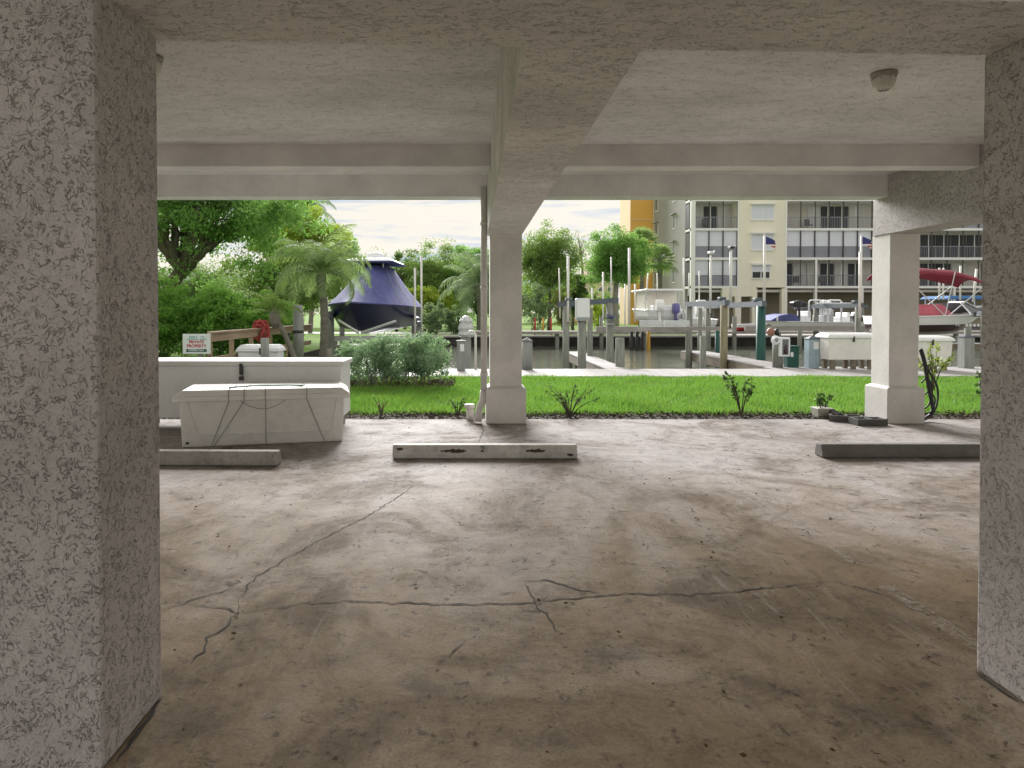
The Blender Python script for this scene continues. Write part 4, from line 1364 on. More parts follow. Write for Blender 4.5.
def lift(label, piles, beams, cradles, poles=(), extra=None, base=None):
    """piles: (px,d,ytop,w,mat); beams: pairs of pile indices with y-level and mat; cradles: (px0,d0,px1,d1,ytop,ybot,mat); poles: (px,d,ytop,ybot,r[,lean])"""
    px, d = piles[0][0], piles[0][1]
    t = thing("boat_lift", label, "boat lift", (PX(px, d), d, -1.5))
    org = t.location
    for (px, d, yt, w, mt) in piles:
        x = PX(px, d)
        w = w * 0.88
        p = MB(org).tube([(x, d, -1.5), (x, d, PZ(yt, d))], [w / 2 * 1.05, w / 2 * 0.97], 12).build("piling", mt, t, True)
    for (i, j, dz0, dz1, mt) in beams:
        a, b = piles[i], piles[j]
        A = Vector((PX(a[0], a[1]), a[1], PZ(a[2], a[1]))); Bv = Vector((PX(b[0], b[1]), b[1], PZ(b[2], b[1])))
        dirv = (Bv - A).normalized(); side = Vector((-dirv.y, dirv.x, 0)).normalized() * 0.07
        A2, B2 = A - dirv * 0.25, Bv + dirv * 0.25
        vs_ = [A2 - side + Vector((0, 0, dz0)), A2 + side + Vector((0, 0, dz0)), B2 + side + Vector((0, 0, dz0)), B2 - side + Vector((0, 0, dz0)),
               A2 - side + Vector((0, 0, dz1)), A2 + side + Vector((0, 0, dz1)), B2 + side + Vector((0, 0, dz1)), B2 - side + Vector((0, 0, dz1))]
        bm_ = MB(org).add(vs_, [(0, 3, 2, 1), (4, 5, 6, 7), (0, 1, 5, 4), (1, 2, 6, 5), (2, 3, 7, 6), (3, 0, 4, 7)]).build("top_beam", mt, t)
        mid = A.lerp(Bv, 0.06)
        MB(org).box(mid.x - 0.10, mid.x + 0.10, mid.y - 0.12, mid.y + 0.12, mid.z + dz1 + 0.002, mid.z + dz1 + 0.10).build("winch", "beam_grey_blue", t, bevel=0.02)
        for q in (0.1, 0.9):
            c_ = A.lerp(Bv, q)
            MB(org).tube([(c_.x, c_.y - 0.09, c_.z + dz0), (c_.x, c_.y - 0.09, c_.z - 0.75)], 0.009, 5).build("cable", "galvanised", t)
    for (p0, d0, p1, d1, yt, yb, mt) in cradles:
        x0, x1 = PX(p0, d0), PX(p1, d1)
        z1, z0 = PZ(yt, d0), PZ(yb, d0)
        if abs(d0 - d1) < 0.01:
            MB(org).box(x0, x1, d0 - 0.08, d0 + 0.08, z0, z1).build("cradle_beam", mt, t)
        else:
            MB(org).box(min(x0, x1) - 0.08, min(x0, x1) + 0.08, d0, d1, z0, z1).build("cradle_beam", mt, t)
    for pl in poles:
        px, d, yt, yb, r = pl[:5]
        ln = pl[5] if len(pl) > 5 else 0
        MB(org).tube([(PX(px, d), d, PZ(yb, d)), (PX(px + ln, d), d, PZ(yt, d))], r * 0.72, 9).build("guide_pole", "pvc_white", t, True)
    return t


lf = lift("boat lift carrying the navy covered boat, with two tall white poles",
     [(331, 24.0, 318, 0.26, "pile_wood"), (419, 24.0, 325, 0.26, "pile_wood"), (342, 29.5, 316, 0.26, "pile_wood"), (414, 29.5, 316, 0.26, "pile_wood")],
     [(0, 2, 0.0, 0.14, "beam_grey_blue"), (1, 3, 0.0, 0.14, "beam_grey_blue")],
     [(331, 24.6, 419, 24.6, 336, 341, "aluminium"), (340, 28.4, 414, 28.4, 336, 340, "aluminium")],
     [(415, 23.7, 268, 336, 0.05), (421.5, 24.2, 256, 336, 0.05), (327, 22.0, 297, 332, 0.04)])
bunk(338, 320, 359, 333, 22.4, lf)
bunk(361, 333, 396, 321, 22.4, lf)
lift("boat lift with grey beam left of the wider finger pier, behind the grey electrical box",
     [(566, 20.6, 306, 0.23, "pile_wood"), (610, 20.3, 303, 0.25, "pile_wood"), (590, 22.6, 308, 0.22, "pile_wood")],
     [(0, 1, -0.02, 0.14, "beam_grey_blue")],
     [(596, 24.5, 690, 24.5, 326.5, 331.5, "dock_board")],
     [(560, 24, 268, 318, 0.035, -1), (568, 20.5, 256, 322, 0.055), (592, 26, 288, 330, 0.045), (603, 27, 272, 330, 0.05), (611, 27, 257, 305, 0.04), (625, 25, 284, 326, 0.04), (629, 22.5, 248, 325, 0.055), (635, 27, 284, 322, 0.045)])
lift("boat lift with a tan front piling and grey beams right of the white T-top boat",
     [(724, 20.9, 305, 0.255, "pile_tan"), (689, 24.4, 306, 0.27, "pile_wood"), (717.5, 25.5, 327, 0.2, "pile_green"), (700, 27, 308, 0.2, "pile_wood")],
     [(0, 1, -0.02, 0.15, "beam_grey_blue")],
     [(640, 24.0, 662, 24.0, 320.5, 326.2, "aluminium"), (664, 24.05, 689, 24.05, 320.5, 326.2, "aluminium"), (650, 23.4, 721, 23.4, 326.8, 330.8, "dock_board")],
     [(683.5, 25.5, 258, 319, 0.045), (699, 30, 271, 305, 0.04), (710, 25, 262, 313, 0.05), (645, 33, 273, 304, 0.045, 3), (657, 33, 273, 318, 0.035), (688, 33, 273, 296, 0.04, 1)])
lift("boat lift with a dark green painted front piling",
     [(761, 20.7, 306, 0.31, "pile_green"), (708, 26.0, 308, 0.24, "pile_wood")],
     [(0, 1, -0.02, 0.15, "beam_grey_blue")],
     [],
     [(730, 24, 252, 302, 0.045)])
lift("boat lift with a long blue-grey beam left of the right column",
     [(858, 26.0, 307, 0.24, "pile_wood"), (816, 29.0, 308, 0.24, "pile_wood"), (862, 33.0, 308, 0.22, "pile_wood"), (800, 33.5, 309, 0.22, "pile_wood")],
     [(0, 1, -0.02, 0.15, "beam_grey_blue"), (2, 3, -0.02, 0.15, "beam_grey_blue")],
     [(745, 28.0, 872, 28.0, 326, 331, "dock_board")],
     [(859.5, 25.0, 252, 318, 0.06)])
lift("boat lift under the maroon boat seen right of the right column",
     [(985, 20.6, 312, 0.25, "pile_wood"), (915, 20.6, 316, 0.25, "pile_wood"), (968, 25.0, 316, 0.25, "pile_wood"), (905, 25.5, 316, 0.25, "pile_wood")],
     [(0, 2, -0.1, 0.05, "beam_grey_blue")],
     [(905, 22.6, 990, 22.6, 344, 350, "dock_side"), (905, 24.0, 990, 24.0, 343, 347, "aluminium")],
     [(984.5, 20.2, 262, 318, 0.075), (939, 28, 268, 300, 0.05), (943, 29, 268, 300, 0.045), (960, 28, 266, 300, 0.05), (973, 28, 269, 302, 0.06, 3)])

# --- white T-top boat seen from the stern
wb = thing("white_boat", "white centre-console boat with a flat white T-top, stern towards us", "boat", (PX(668, 32), 32.0, PZ(325, 33)), R(90))
make_hull(wb, 5.6, 1.8, 0.72, "hull_white", "hull_white")
z0 = 0.8
m = MB().frustum((0.8, 3.4, -0.70, 0.70), (1.2, 3.0, -0.78, 0.78), z0 - 0.1, z0 + 0.92).build("side_curtain", "vinyl_cream", wb, bevel=0.1, segs=3)
for (x, y) in ((1.0, -0.8), (1.0, 0.8), (3.1, -0.8), (3.1, 0.8)):
    MB().tube([(x, y, z0 - 0.1), (x, y, PZ(289, 33) - PZ(325, 33))], 0.025, 6).build("top_pipe", "aluminium", wb)
zz = PZ(291, 33) - PZ(325, 33)
MB().box(0.5, 3.6, -0.92, 0.92, zz, zz + 0.09).build("t_top", "hull_white", wb, bevel=0.03)
MB().frustum((0.1, 0.7, -0.7, 0.7), (0.2, 0.65, -0.66, 0.66), z0 - 0.12, z0 + 0.15).build("stern_seat", "white_plastic", wb, bevel=0.05)
outboard(wb, 0.0, -0.32, z0 - 0.25, "motor_purple", 0.95)
outboard(wb, 0.0, 0.45, z0 - 0.15, "gelcoat_white", 1.1)

# --- a raised white outboard between lifts belongs to a small skiff
sk = thing("small_skiff", "small white skiff with a tall white outboard behind the lift beams", "boat", (PX(700, 30.0), 30.0, PZ(331, 30)), R(80))
make_hull(sk, 4.0, 1.5, 0.5, "hull_white", "hull_white")
outboard(sk, 0.0, 0.0, 0.62, "gelcoat_white", 1.45)
MB().box(1.0, 1.5, -0.35, 0.35, 0.49, 1.15).build("console", "gelcoat_white", sk, bevel=0.05)
MB().box(1.8, 2.2, -0.55, 0.55, 0.49, 0.75).build("bench", "vinyl_seat", sk, bevel=0.04)

# --- low white deck boat with navy-covered bow and seats
db = thing("deck_boat", "low white deck boat with a navy canvas cover at one end", "boat", (PX(862, 28.6), 29.3, PZ(331, 28.6)), R(180))
make_hull(db, 4.0, 2.1, 0.36, "hull_white", "hull_white", 0.55, "aluminium")
z0 = 0.36
m = MB()
prof = [(2.62, z0 + 0.03), (2.72, z0 + 0.30), (3.1, z0 + 0.36), (3.45, z0 + 0.30), (3.8, z0 + 0.12), (3.85, z0 + 0.08)]
m.prism(prof, 'y', -0.75, 0.75)
m.build("bow_cover", "canvas_navy", db, bevel=0.05)
MB().box(3.56, 3.62, 0.751, 0.775, z0 + 0.06, z0 + 0.24).build("tie_strap", "white_plastic", db)
for (xa, mt, hh) in ((1.05, "vinyl_seat", 0.55), (0.35, "gelcoat_white", 0.42), (2.02, "gelcoat_white", 0.48)):
    s = MB().box(xa, xa + 0.42, -0.55, 0.45, z0 + 0.0, z0 + hh * 0.55); s.box(xa, xa + 0.12, -0.55, 0.45, z0 + hh * 0.551, z0 + hh)
    s.build("seat", mt, db, bevel=0.03)
for xa in (0.95, 1.75):
    MB().tube([(xa, 0.85, z0), (xa, 0.85, z0 + 0.86), (xa + 0.06, 0.85, z0 + 0.93), (xa + 0.5, 0.85, z0 + 0.93), (xa + 0.56, 0.85, z0 + 0.86), (xa + 0.56, 0.85, z0)], 0.035, 7).build("grab_rail", "white_plastic", db, True)
MB().tube([(0.4, 0.95, z0 + 0.80), (2.0, 0.95, z0 + 0.80)], 0.03, 7).build("top_rail", "white_plastic", db, True)
outboard(db, 0.0, 0.0, 0.30, "motor_black", 1.0)
m = MB().prism([(2.25, z0 + 0.62), (2.75, z0 + 0.62), (2.8, z0 + 0.85), (2.5, z0 + 0.95), (2.2, z0 + 0.82)], 'y', 0.1, 0.5)
m.build("helm_seat", "motor_black", db, bevel=0.05)
MB().lathe((2.45, 0.3, z0), [(0.05, 0), (0.05, 0.62)], 8).build("seat_post", "motor_black", db)
MB().box(1.28, 1.6, 0.3, 0.7, z0 + 0.4, z0 + 0.95).build("cooler", "white_plastic", db, bevel=0.04)

# --- maroon runabout with red bimini
mbt = thing("runabout_boat", "maroon and white runabout under a dark red bimini top", "boat", (PX(989, 22.8) - 3.45, 23.2, PZ(335, 22.8)), R(-3))
make_hull(mbt, 3.45, 2.1, 0.62, "hull_maroon", "hull_white", 0.55)
z0 = 0.64
m = MB()
m.add([(2.55, -0.80, z0), (3.45, -0.35, z0 + 0.02), (3.45, 0.35, z0 + 0.02), (2.55, 0.80, z0), (2.2, -0.72, z0 + 0.42), (2.55, -0.40, z0 + 0.45), (2.55, 0.40, z0 + 0.45), (2.2, 0.72, z0 + 0.42)],
      [(0, 1, 5, 4), (1, 2, 6, 5), (2, 3, 7, 6)])
m.build("windscreen", "window_grey", mbt)
m = MB()
for (p, q) in (((2.55, -0.82, z0), (2.2, -0.74, z0 + 0.44)), ((3.47, -0.36, z0 + 0.02), (2.56, -0.42, z0 + 0.46)), ((2.2, -0.74, z0 + 0.44), (2.56, -0.42, z0 + 0.46)), ((2.56, -0.42, z0 + 0.46), (2.56, 0.42, z0 + 0.46)), ((2.55, 0.82, z0), (2.2, 0.74, z0 + 0.44))):
    m.tube([p, q], 0.022, 6)
m.build("windscreen_frame", "aluminium", mbt)
bz = PZ(281, 23) - PZ(336, 22.8)
nx, ny = 12, 8
vs_, fs = [], []
for i in range(nx + 1):
    for j in range(ny + 1):
        u, w = i / nx, j / ny * 2 - 1
        x = 0.05 + 3.0 * u
        vs_.append((x, w * 0.95 * (1 - 0.25 * u ** 4), bz + 0.38 * math.sin(math.pi * min(1, 0.20 + 0.8 * u)) ** 0.7 - 0.24 * abs(w) ** 3 - 0.03 * math.sin(3 * math.pi * u) ** 2))
for i in range(nx):
    for j in range(ny):
        a = i * (ny + 1) + j
        fs.append((a, a + 1, a + ny + 2, a + ny + 1))
bi = MB().add(vs_, fs)
bo = bi.build("bimini_top", "canvas_red", mbt, True)
sm = bo.modifiers.new("thickness", 'SOLIDIFY'); sm.thickness = 0.03
for sgn in (-0.93, 0.93):
    m = MB()
    m.tube([(1.6, sgn, z0), (0.3, sgn, bz + 0.10)], 0.018, 6).tube([(1.6, sgn, z0), (1.9, sgn, bz + 0.22)], 0.018, 6).tube([(1.7, sgn, z0), (3.2, sgn * 0.9, bz + 0.05)], 0.018, 6)
    m.build("bimini_frame", "aluminium", mbt)
MB().frustum((0.15, 2.0, -0.85, 0.85), (0.3, 1.7, -0.7, 0.7), z0, z0 + 0.38).build("seat_cover", "canvas_pink", mbt, bevel=0.08, segs=3)
MB().frustum((2.8, 3.9, -0.35, 0.35), (2.9, 3.6, -0.2, 0.2), z0, z0 + 0.12).build("bow_hatch", "hull_white", mbt, bevel=0.03)
tx = 4.0
for tsk in ("FL",):
    text(tsk, 0.15, (1.95, -1.02, 0.36), (R(90), 0, 0), "white_plastic", mbt, "registration", 0.004)
for k in range(7):
    xa = 2.2 + k * 0.12 + (0.08 if k > 3 else 0)
    MB().box(xa, xa + 0.075, -1.015, -1.0, 0.30, 0.39).build("registration_mark", "white_plastic", mbt)
# --- far boat with blue cover behind it
fb = thing("blue_covered_boat", "white boat with a long flat blue canvas behind the maroon boat", "boat", (PX(925, 31), 31.0, PZ(318, 31)), R(3))
make_hull(fb, 4.2, 1.9, 0.5, "hull_white", "hull_white")
MB().frustum((0.4, 3.3, -0.95, 0.95), (0.5, 3.1, -0.8, 0.8), 0.86, 1.0).build("canopy", "canvas_blue", fb, bevel=0.03)
m = MB()
for x in (0.6, 3.0):
    for y in (-0.8, 0.8):
        m.tube([(x, y, 0.45), (x, y, 0.88)], 0.025, 6)
m.build("canopy_frame", "aluminium", fb)
outboard(fb, 1.6, -0.4, 0.45, "vinyl_seat", 0.9)

# ------------------------------------------------ odds and ends along the docks
for (px, mt, lb) in ((631.5, "black_rubber", "dark piling by the far dock, left of three close together"), (637, "black_rubber", "dark piling by the far dock, middle of three close together"), (642.5, "black_rubber", "dark piling by the far dock, right of three close together"), (648.5, "bollard_yellow", "yellow piling next to three dark pilings by the far dock")):
    piling(lb, px, 36.5, 330, 0.19, mt)
t = thing("dinghy", "small red and white dinghy lying on the far dock left of the green piling", "boat", (PX(735, 38.9), 38.9, 0.365), R(4))
make_hull(t, 2.0, 0.95, 0.38, "bollard_red", "hull_white", 0.6)
MB().box(0.7, 0.95, -0.40, 0.40, 0.36, 0.42).build("bench", "vinyl_seat", t)
t = thing("flower_planter", "purple flowers in a small pot on a tall grey piling", "plant", (PX(610, 20.3), 20.18, PZ(323, 20.3)))
MB().lathe((0, 0, 0), [(0.08, 0), (0.12, 0.10), (0.125, 0.12)], 12).build("pot", "pile_pale", t, True)
MB().box(-0.10, 0.10, -0.06, 0.06, -0.05, -0.002).build("bracket", "galvanised", t)
c = rng.normal(0, 1, (160, 3)) * np.array([0.10, 0.07, 0.05]) + np.array([0, -0.02, 0.18])
v, f = leaf_quads(c, 0.05, 0.7)
np_mesh("flowers", v, f, "motor_purple", t, 4)
v, f = leaf_quads(c[:80] - np.array([0, 0, 0.04]), 0.05, 0.5)
np_mesh("leaves", v, f, "leaf_dark", t, 4)

# ------------------------------------------------ flagpoles and lamp masts
def mast(label, px, d, ytop, ybot, r, kind):
    t = thing("flagpole" if kind == "flag" else "light_mast", label, "flagpole" if kind == "flag" else "mast", (PX(px, d), d, PZ(ybot, d)))
    H = PZ(ytop, d) - PZ(ybot, d)
    MB().tube([(0, 0, 0), (0, 0, H)], [r, r * 0.75], 9).build("pole", "pvc_white", t, True)
    if kind == "flag":
        MB().lathe((0, 0, H), [(0.02, 0), (0.04, 0.03), (0.01, 0.07)], 8).build("finial", "aluminium", t, True)
        vs_, fs = [], []
        nx, nz = 10, 6
        for i in range(nx + 1):
            for j in range(nz + 1):
                u, w = i / nx, j / nz
                vs_.append((0.03 + u * 0.42, 0.06 * math.sin(u * 7 + w * 1.2) * u, -0.02 - 0.30 * w - 0.22 * u ** 1.4))
        for i in range(nx):
            for j in range(nz):
                a = i * (nz + 1) + j
                fs.append((a, a + 1, a + nz + 2, a + nz + 1))
        o = MB().add(vs_, fs).build("flag", "striped_flag", t, True)
        o.location = (0, 0, H)
    else:
        MB().box(-0.10, 0.10, -0.14, 0.14, H, H + 0.10).build("lamp_head", "white_plastic" if kind == "lamp" else "black_metal", t, bevel=0.02)
        MB().tube([(0, 0, H), (0.16, 0, H + 0.12)], 0.03, 6).build("arm", "white_plastic", t)
    return t


mast("white flagpole with a drooping striped flag in front of the cream facade", 764, 26, 236, 308, 0.055, "flag")
mast("slim white flagpole with a small flag left of the right column", 860.5, 27, 236, 318, 0.05, "flag")
mast("thin white mast with a black lamp head in front of the first balcony bay", 731, 28, 249, 304, 0.045, "dark")
mast("thin white mast with a bent white top left of the lamp mast", 710.5, 28, 254, 304, 0.045, "lamp")

# ================================================================== apartment block across the canal
DB = 66.0
fx = lambda px: (px - VX) * DB / F
ZL = [PZ(287, DB), PZ(258.6, DB), PZ(229.4, DB), PZ(200.2, DB), PZ(171, DB)]     # slab levels
apt = thing("apartment_building", "cream five-storey apartment block with screened balconies across the canal", "building", (fx(740), DB, 0))
AO = apt.location
XL, XE = fx(690.5), fx(1090)
ZTOP = ZL[4] + 0.9
# body behind the balconies, side wall, parapet
MB(AO).box(XL + 0.02, XE, DB + 1.8, DB + 14, ZL[0] - 0.25, ZTOP).build("core_wall", "recess_wall", apt)
MB(AO).box(XL, XL + 0.3, DB + 1.75, DB + 13.4, 0, ZTOP + 0.1).build("side_wall", "facade_grey", apt)
MB(AO).box(fx(737.8), fx(785.3), DB, DB + 1.79, ZL[0] - 0.05, ZTOP).build("front_wall", "facade_cream", apt)
MB(AO).box(fx(728), fx(756), DB + 0.01, DB + 1.5, PZ(296.5, DB), ZL[0] - 0.052).build("entrance_lintel", "facade_cream", apt)
MB(AO).box(XL - 0.05, XE, DB - 0.05, DB + 14.05, ZTOP + 0.001, ZTOP + 0.35).build("roof", "facade_white", apt)
MB(AO).box(XL, XE, DB + 6.5, DB + 6.7, -0.03, ZL[0] - 0.26).build("garage_back_wall", "garage_wall", apt)
MB(AO).box(XL + 0.31, XE, DB + 0.25, DB + 14, ZL[0] - 0.5, ZL[0] - 0.255).build("garage_ceiling", "recess_wall", apt)
# slab edges
for z in ZL:
    for (a, b) in ((690.5, 737.7), (785.4, 1090)):
        MB(AO).box(fx(a), fx(b), DB - 0.03, DB + 1.79, z - 0.13, z + 0.10).build("floor_slab", "facade_white", apt)
# white piers
for (a, b) in ((690.5, 694.8), (737.0, 738.4), (784.6, 786.2)):
    MB(AO).box(fx(a), fx(b), DB - 0.06, DB + 0.35, 0, ZTOP).build("pier", "facade_white", apt)
for (a, b) in ((722, 729), (735, 741), (752, 757), (781.5, 787)):
    MB(AO).box(fx(a), fx(b), DB - 0.02, DB + 0.5, -0.03, ZL[0] - 0.14).build("ground_pier", "facade_cream", apt)
for px in (815.6, 862, 908, 954, 1000, 1046):
    MB(AO).box(fx(px - 1.0), fx(px + 1.0), DB - 0.055, DB + 0.3, -0.03, ZL[1] if px < 830 else ZL[0]).build("post", "facade_white", apt)

random.seed(21)
def bay(a, b, k, style, n):
    z0, z1 = ZL[k] + 0.10, ZL[k + 1] - 0.13
    zr = z0 + 0.42 * (z1 - z0)
    x0, x1 = fx(a), fx(b)
    w = (x1 - x0) / n
    if style == "blind":
        for i in range(n):
            s = MB(AO).box(x0 + i * w + 0.04, x0 + (i + 1) * w - 0.04, DB + 0.16, DB + 0.20, zr, z1).build("blind", "blind_white", apt)
            MB(AO).box(x0 + i * w + 0.04, x0 + (i + 1) * w - 0.04, DB + 0.16, DB + 0.20, z0, zr - 0.03).build("lower_pane", "screen_grey", apt)
    else:
        m = MB(AO)
        nb = int((x1 - x0) / 0.16)
        for i in range(nb):
            xq = x0 + i * 0.16
            m.box(xq, xq + 0.03, DB + 0.12, DB + 0.15, z0, zr - 0.05)
        m.box(x0, x1, DB + 0.10, DB + 0.17, zr - 0.049, zr + 0.02)
        m.build("railing", "screen_grey", apt)
        # sliding doors and curtains on the back wall
        for i in range(n):
            xa = x0 + i * w
            kind = random.choice(("glass", "curtain", "curtain", "glass", "wall", "curtain"))
            if kind == "wall":
                continue
            d_ = MB(AO).box(xa + 0.06, xa + w - 0.06, DB + 1.70, DB + 1.797, z0 + 0.05, z1 - 0.25).build("sliding_door", "window_dark" if kind == "glass" else "curtain", apt)
            MB(AO).box(xa + w * 0.5 - 0.04, xa + w * 0.5 + 0.04, DB + 1.66, DB + 1.699, z0 + 0.05, z1 - 0.25).build("frame", "facade_white", d_)
    for i in range(n + 1):
        xq = x0 + i * w
        MB(AO).box(xq - 0.045, xq + 0.045, DB + 0.05, DB + 0.115, z0, z1).build("mullion", "frame_bronze", apt)
bay(694.8, 737.0, 0, "blind", 3); bay(694.8, 737.0, 1, "blind", 3); bay(694.8, 737.0, 2, "open", 3); bay(694.8, 737.0, 3, "blind", 3)
bay(786.2, 900, 0, "open", 8); bay(786.2, 900, 1, "blind", 8); bay(786.2, 900, 2, "open", 8); bay(786.2, 900, 3, "open", 8)
bay(900, 1088, 0, "open", 12); bay(900, 1088, 1, "open", 12); bay(900, 1088, 2, "blind", 12); bay(900, 1088, 3, "open", 12)


def window(parent, x0, x1, z0, z1, y, up, lo, nrm='y'):
    """two-light window with frame, sill and hood, facing the canal"""
    f = MB(AO)
    t_ = 0.09
    f.box(x0 - t_, x1 + t_, y - 0.05, y - 0.002, z1, z1 + t_).box(x0 - t_, x1 + t_, y - 0.10, y - 0.002, z0 - t_, z0).box(x0 - t_, x0, y - 0.05, y - 0.002, z0 + .001, z1 - .001).box(x1, x1 + t_, y - 0.05, y - 0.002, z0 + .001, z1 - .001)
    f.box((x0 + x1) / 2 - 0.04, (x0 + x1) / 2 + 0.04, y - 0.045, y - 0.003, z0 + .001, z1 - .001)
    w = f.build("window", "facade_white", parent)
    zm = (z0 + z1) / 2
    MB(AO).box(x0, x1, y - 0.022, y - 0.004, zm, z1).build("pane", up, w)
    MB(AO).box(x0, x1, y - 0.023, y - 0.004, z0, zm - 0.002).build("pane", lo, w)
    MB(AO).box(x0 - 0.14, x1 + 0.14, y - 0.32, y - 0.051, z1 + t_ + 0.001, z1 + t_ + 0.16).build("hood", "facade_white", w)
for (pa, pb, ya, yb, up, lo) in ((751, 772.5, 206, 220, "blind_white", "blind_white"), (751, 772.5, 235, 250, "blind_white", "blind_white"), (752, 769, 266, 278, "blind_white", "window_dark"), (751, 772.5, 177, 191, "blind_white", "blind_white")):
    window(apt, fx(pa), fx(pb), PZ(yb, DB), PZ(ya, DB), DB, up, lo)
# windows on the grey side wall and side screens of the corner balconies
for k in range(4):
    zc = (ZL[k] + ZL[k + 1]) / 2
    MB(AO).box(XL - 0.04, XL + 0.06, DB + 0.40, DB + 1.70, ZL[k] + 0.2, ZL[k + 1] - 0.3).build("side_screen", "window_dark", apt)
    for (yy, hw) in ((DB + 5.5, 0.55), (DB + 12.2, 0.6)):
        w = MB(AO).box(XL - 0.05, XL - 0.002, yy - hw, yy + hw, zc - 0.75, zc + 0.7).build("window", "facade_white", apt)
        MB(AO).box(XL - 0.06, XL - 0.051, yy - hw + 0.1, yy + hw - 0.1, zc - 0.65, zc + 0.6).build("pane", "window_grey", w)
        MB(AO).box(XL - 0.35, XL - 0.051, yy - hw - 0.15, yy + hw + 0.15, zc + 0.72, zc + 0.86).build("hood", "facade_grey", w)
# the orange rear wing
wing = thing("apartment_wing", "tall orange and peach building wing behind the trees", "building", (fx(640), DB + 14.2, 0))
WO = wing.location
d2 = DB + 14.2
MB(WO).box(PX(630.5, d2), PX(660, d2), d2, d2 + 5.6, -0.03, 18.5).build("wall", "facade_orange", wing)
MB(WO).box(PX(630.5, d2) - 0.06, PX(630.5, d2) - 0.003, d2 + 0.05, d2 + 5.6, -0.03, 18.4).build("side_wall", "facade_peach", wing)
for z in ZL:
    MB(WO).box(PX(630.5, d2) - 0.02, PX(660, d2), d2 - 0.06, d2 - 0.002, z - 0.06, z + 0.04).build("band", "facade_peach", wing)

# patio chairs on the balconies
def chair(label, px, k):
    t = thing("patio_chair", label, "chair", (fx(px), DB + 0.9, ZL[k] + 0.10), R(random.uniform(-30, 30)), "patio chairs on the balconies")
    MB().box(-0.27, 0.27, -0.26, 0.26, 0.38, 0.44).build("seat", "frame_bronze", t)
    MB().box(-0.27, 0.27, 0.22, 0.28, 0.46, 1.0).build("backrest", "frame_bronze", t)
    for (x, y) in ((-0.25, -0.24), (0.25, -0.24), (-0.25, 0.24), (0.25, 0.24)):
        MB().box(x - 0.02, x + 0.02, y - 0.02, y + 0.02, 0, 0.38).build("leg", "frame_bronze", t)
chair("dark patio chair at the left end of the lowest right-hand balcony", 790, 0)
chair("dark patio chair, second on the lowest right-hand balcony", 800, 0)
chair("dark patio chair right of the white post on the lowest balcony", 827, 0)
chair("dark patio chair on the top balcony of the right-hand bay", 812, 2)
chair("dark patio chair on the top balcony of the narrow left bay", 708, 2)

# pale road and lawn beyond the canal
mb = MB(); mb.add([(-80, 46.5, -0.018), (120, 46.5, -0.018), (120, 50.5, -0.018), (-80, 50.5, -0.018)], [(0, 1, 2, 3)])
struct(mb.build("road", "pale_concrete"))
mb = MB(); mb.add([(16, 41.5, -0.022), (130, 41.5, -0.022), (130, 46.4, -0.022), (16, 46.4, -0.022)], [(0, 1, 2, 3)])
struct(mb.build("pavement", "pale_concrete"))
mb = MB(); mb.add([(20, 50.6, -0.012), (130, 50.6, -0.012), (130, 80, -0.012), (20, 80, -0.012)], [(0, 1, 2, 3)])
struct(mb.build("parking_lot", "asphalt"))

# far pink tower and a low orange-roofed house seen between the trees
t = thing("pink_building", "distant pale pink apartment tower between the two leafy trees", "building", (PX(597, 170), 170, 0))
z1 = PZ(262, 170)
MB().box(-2.6, 4.5, 0, 8, 0, z1).build("wall", "facade_pink", t)
MB().box(-2.8, 4.7, -0.2, 8.2, z1 + 0.01, z1 + 0.4).build("roof", "facade_white", t)
for r_ in range(5):
    for c_ in range(3):
        w = MB().box(-2.1 + c_ * 2.3, -0.7 + c_ * 2.3, -0.03, -0.005, 1.6 + r_ * 2.4, 3.0 + r_ * 2.4).build("window", "facade_white", t)
        MB().box(-1.95 + c_ * 2.3, -0.85 + c_ * 2.3, -0.05, -0.031, 1.75 + r_ * 2.4, 2.85 + r_ * 2.4).build("pane", "window_grey", w)
t = thing("small_house", "low house with an orange roof half hidden by far trees", "house", (PX(582, 95), 95, 0))
MB().box(-2.8, 1.8, 0, 6, 0, 2.4).build("wall", "facade_peach", t)
MB().add([(-3.2, -0.4, 2.41), (2.2, -0.4, 2.41), (2.2, 6.4, 2.41), (-3.2, 6.4, 2.41), (-1.2, 3, 4.3), (0.2, 3, 4.3)], [(0, 1, 5, 4), (1, 2, 5), (2, 3, 4, 5), (3, 0, 4), (3, 2, 1, 0)]).build("roof", "roof_orange", t)
MB().box(-1.6, -0.6, -0.04, -0.005, 0.9, 1.9).build("window", "window_grey", t)

# ================================================================== plants
def shrub(name, label, loc, ell, nclump, per, clump_r, leaf, lm, cat="shrub", zc=None, stems=8, group=None, shell=0.5, aspect=0.5):
    t = thing(name, label, cat, loc, 0, group)
    zc = ell[2] * 0.95 if zc is None else zc
    pts, cent = clumped(nclump, per, None, ell, zc, clump_r, shell)
    cent = cent[cent[:, 2] > 0.02]
    m = MB()
    for i in range(stems):
        q = Vector(pts[rng.integers(len(pts))])
        limb(m, (random.uniform(-.3, .3) * ell[0], random.uniform(-.3, .3) * ell[1], -0.02), q, 0.022, 0.006, 0.15, 4, 5)
    m.build("stem", "bark", t)
    v, f = leaf_quads(cent, leaf, aspect)
    np_mesh("foliage", v, f, lm, t, 4)
    return t


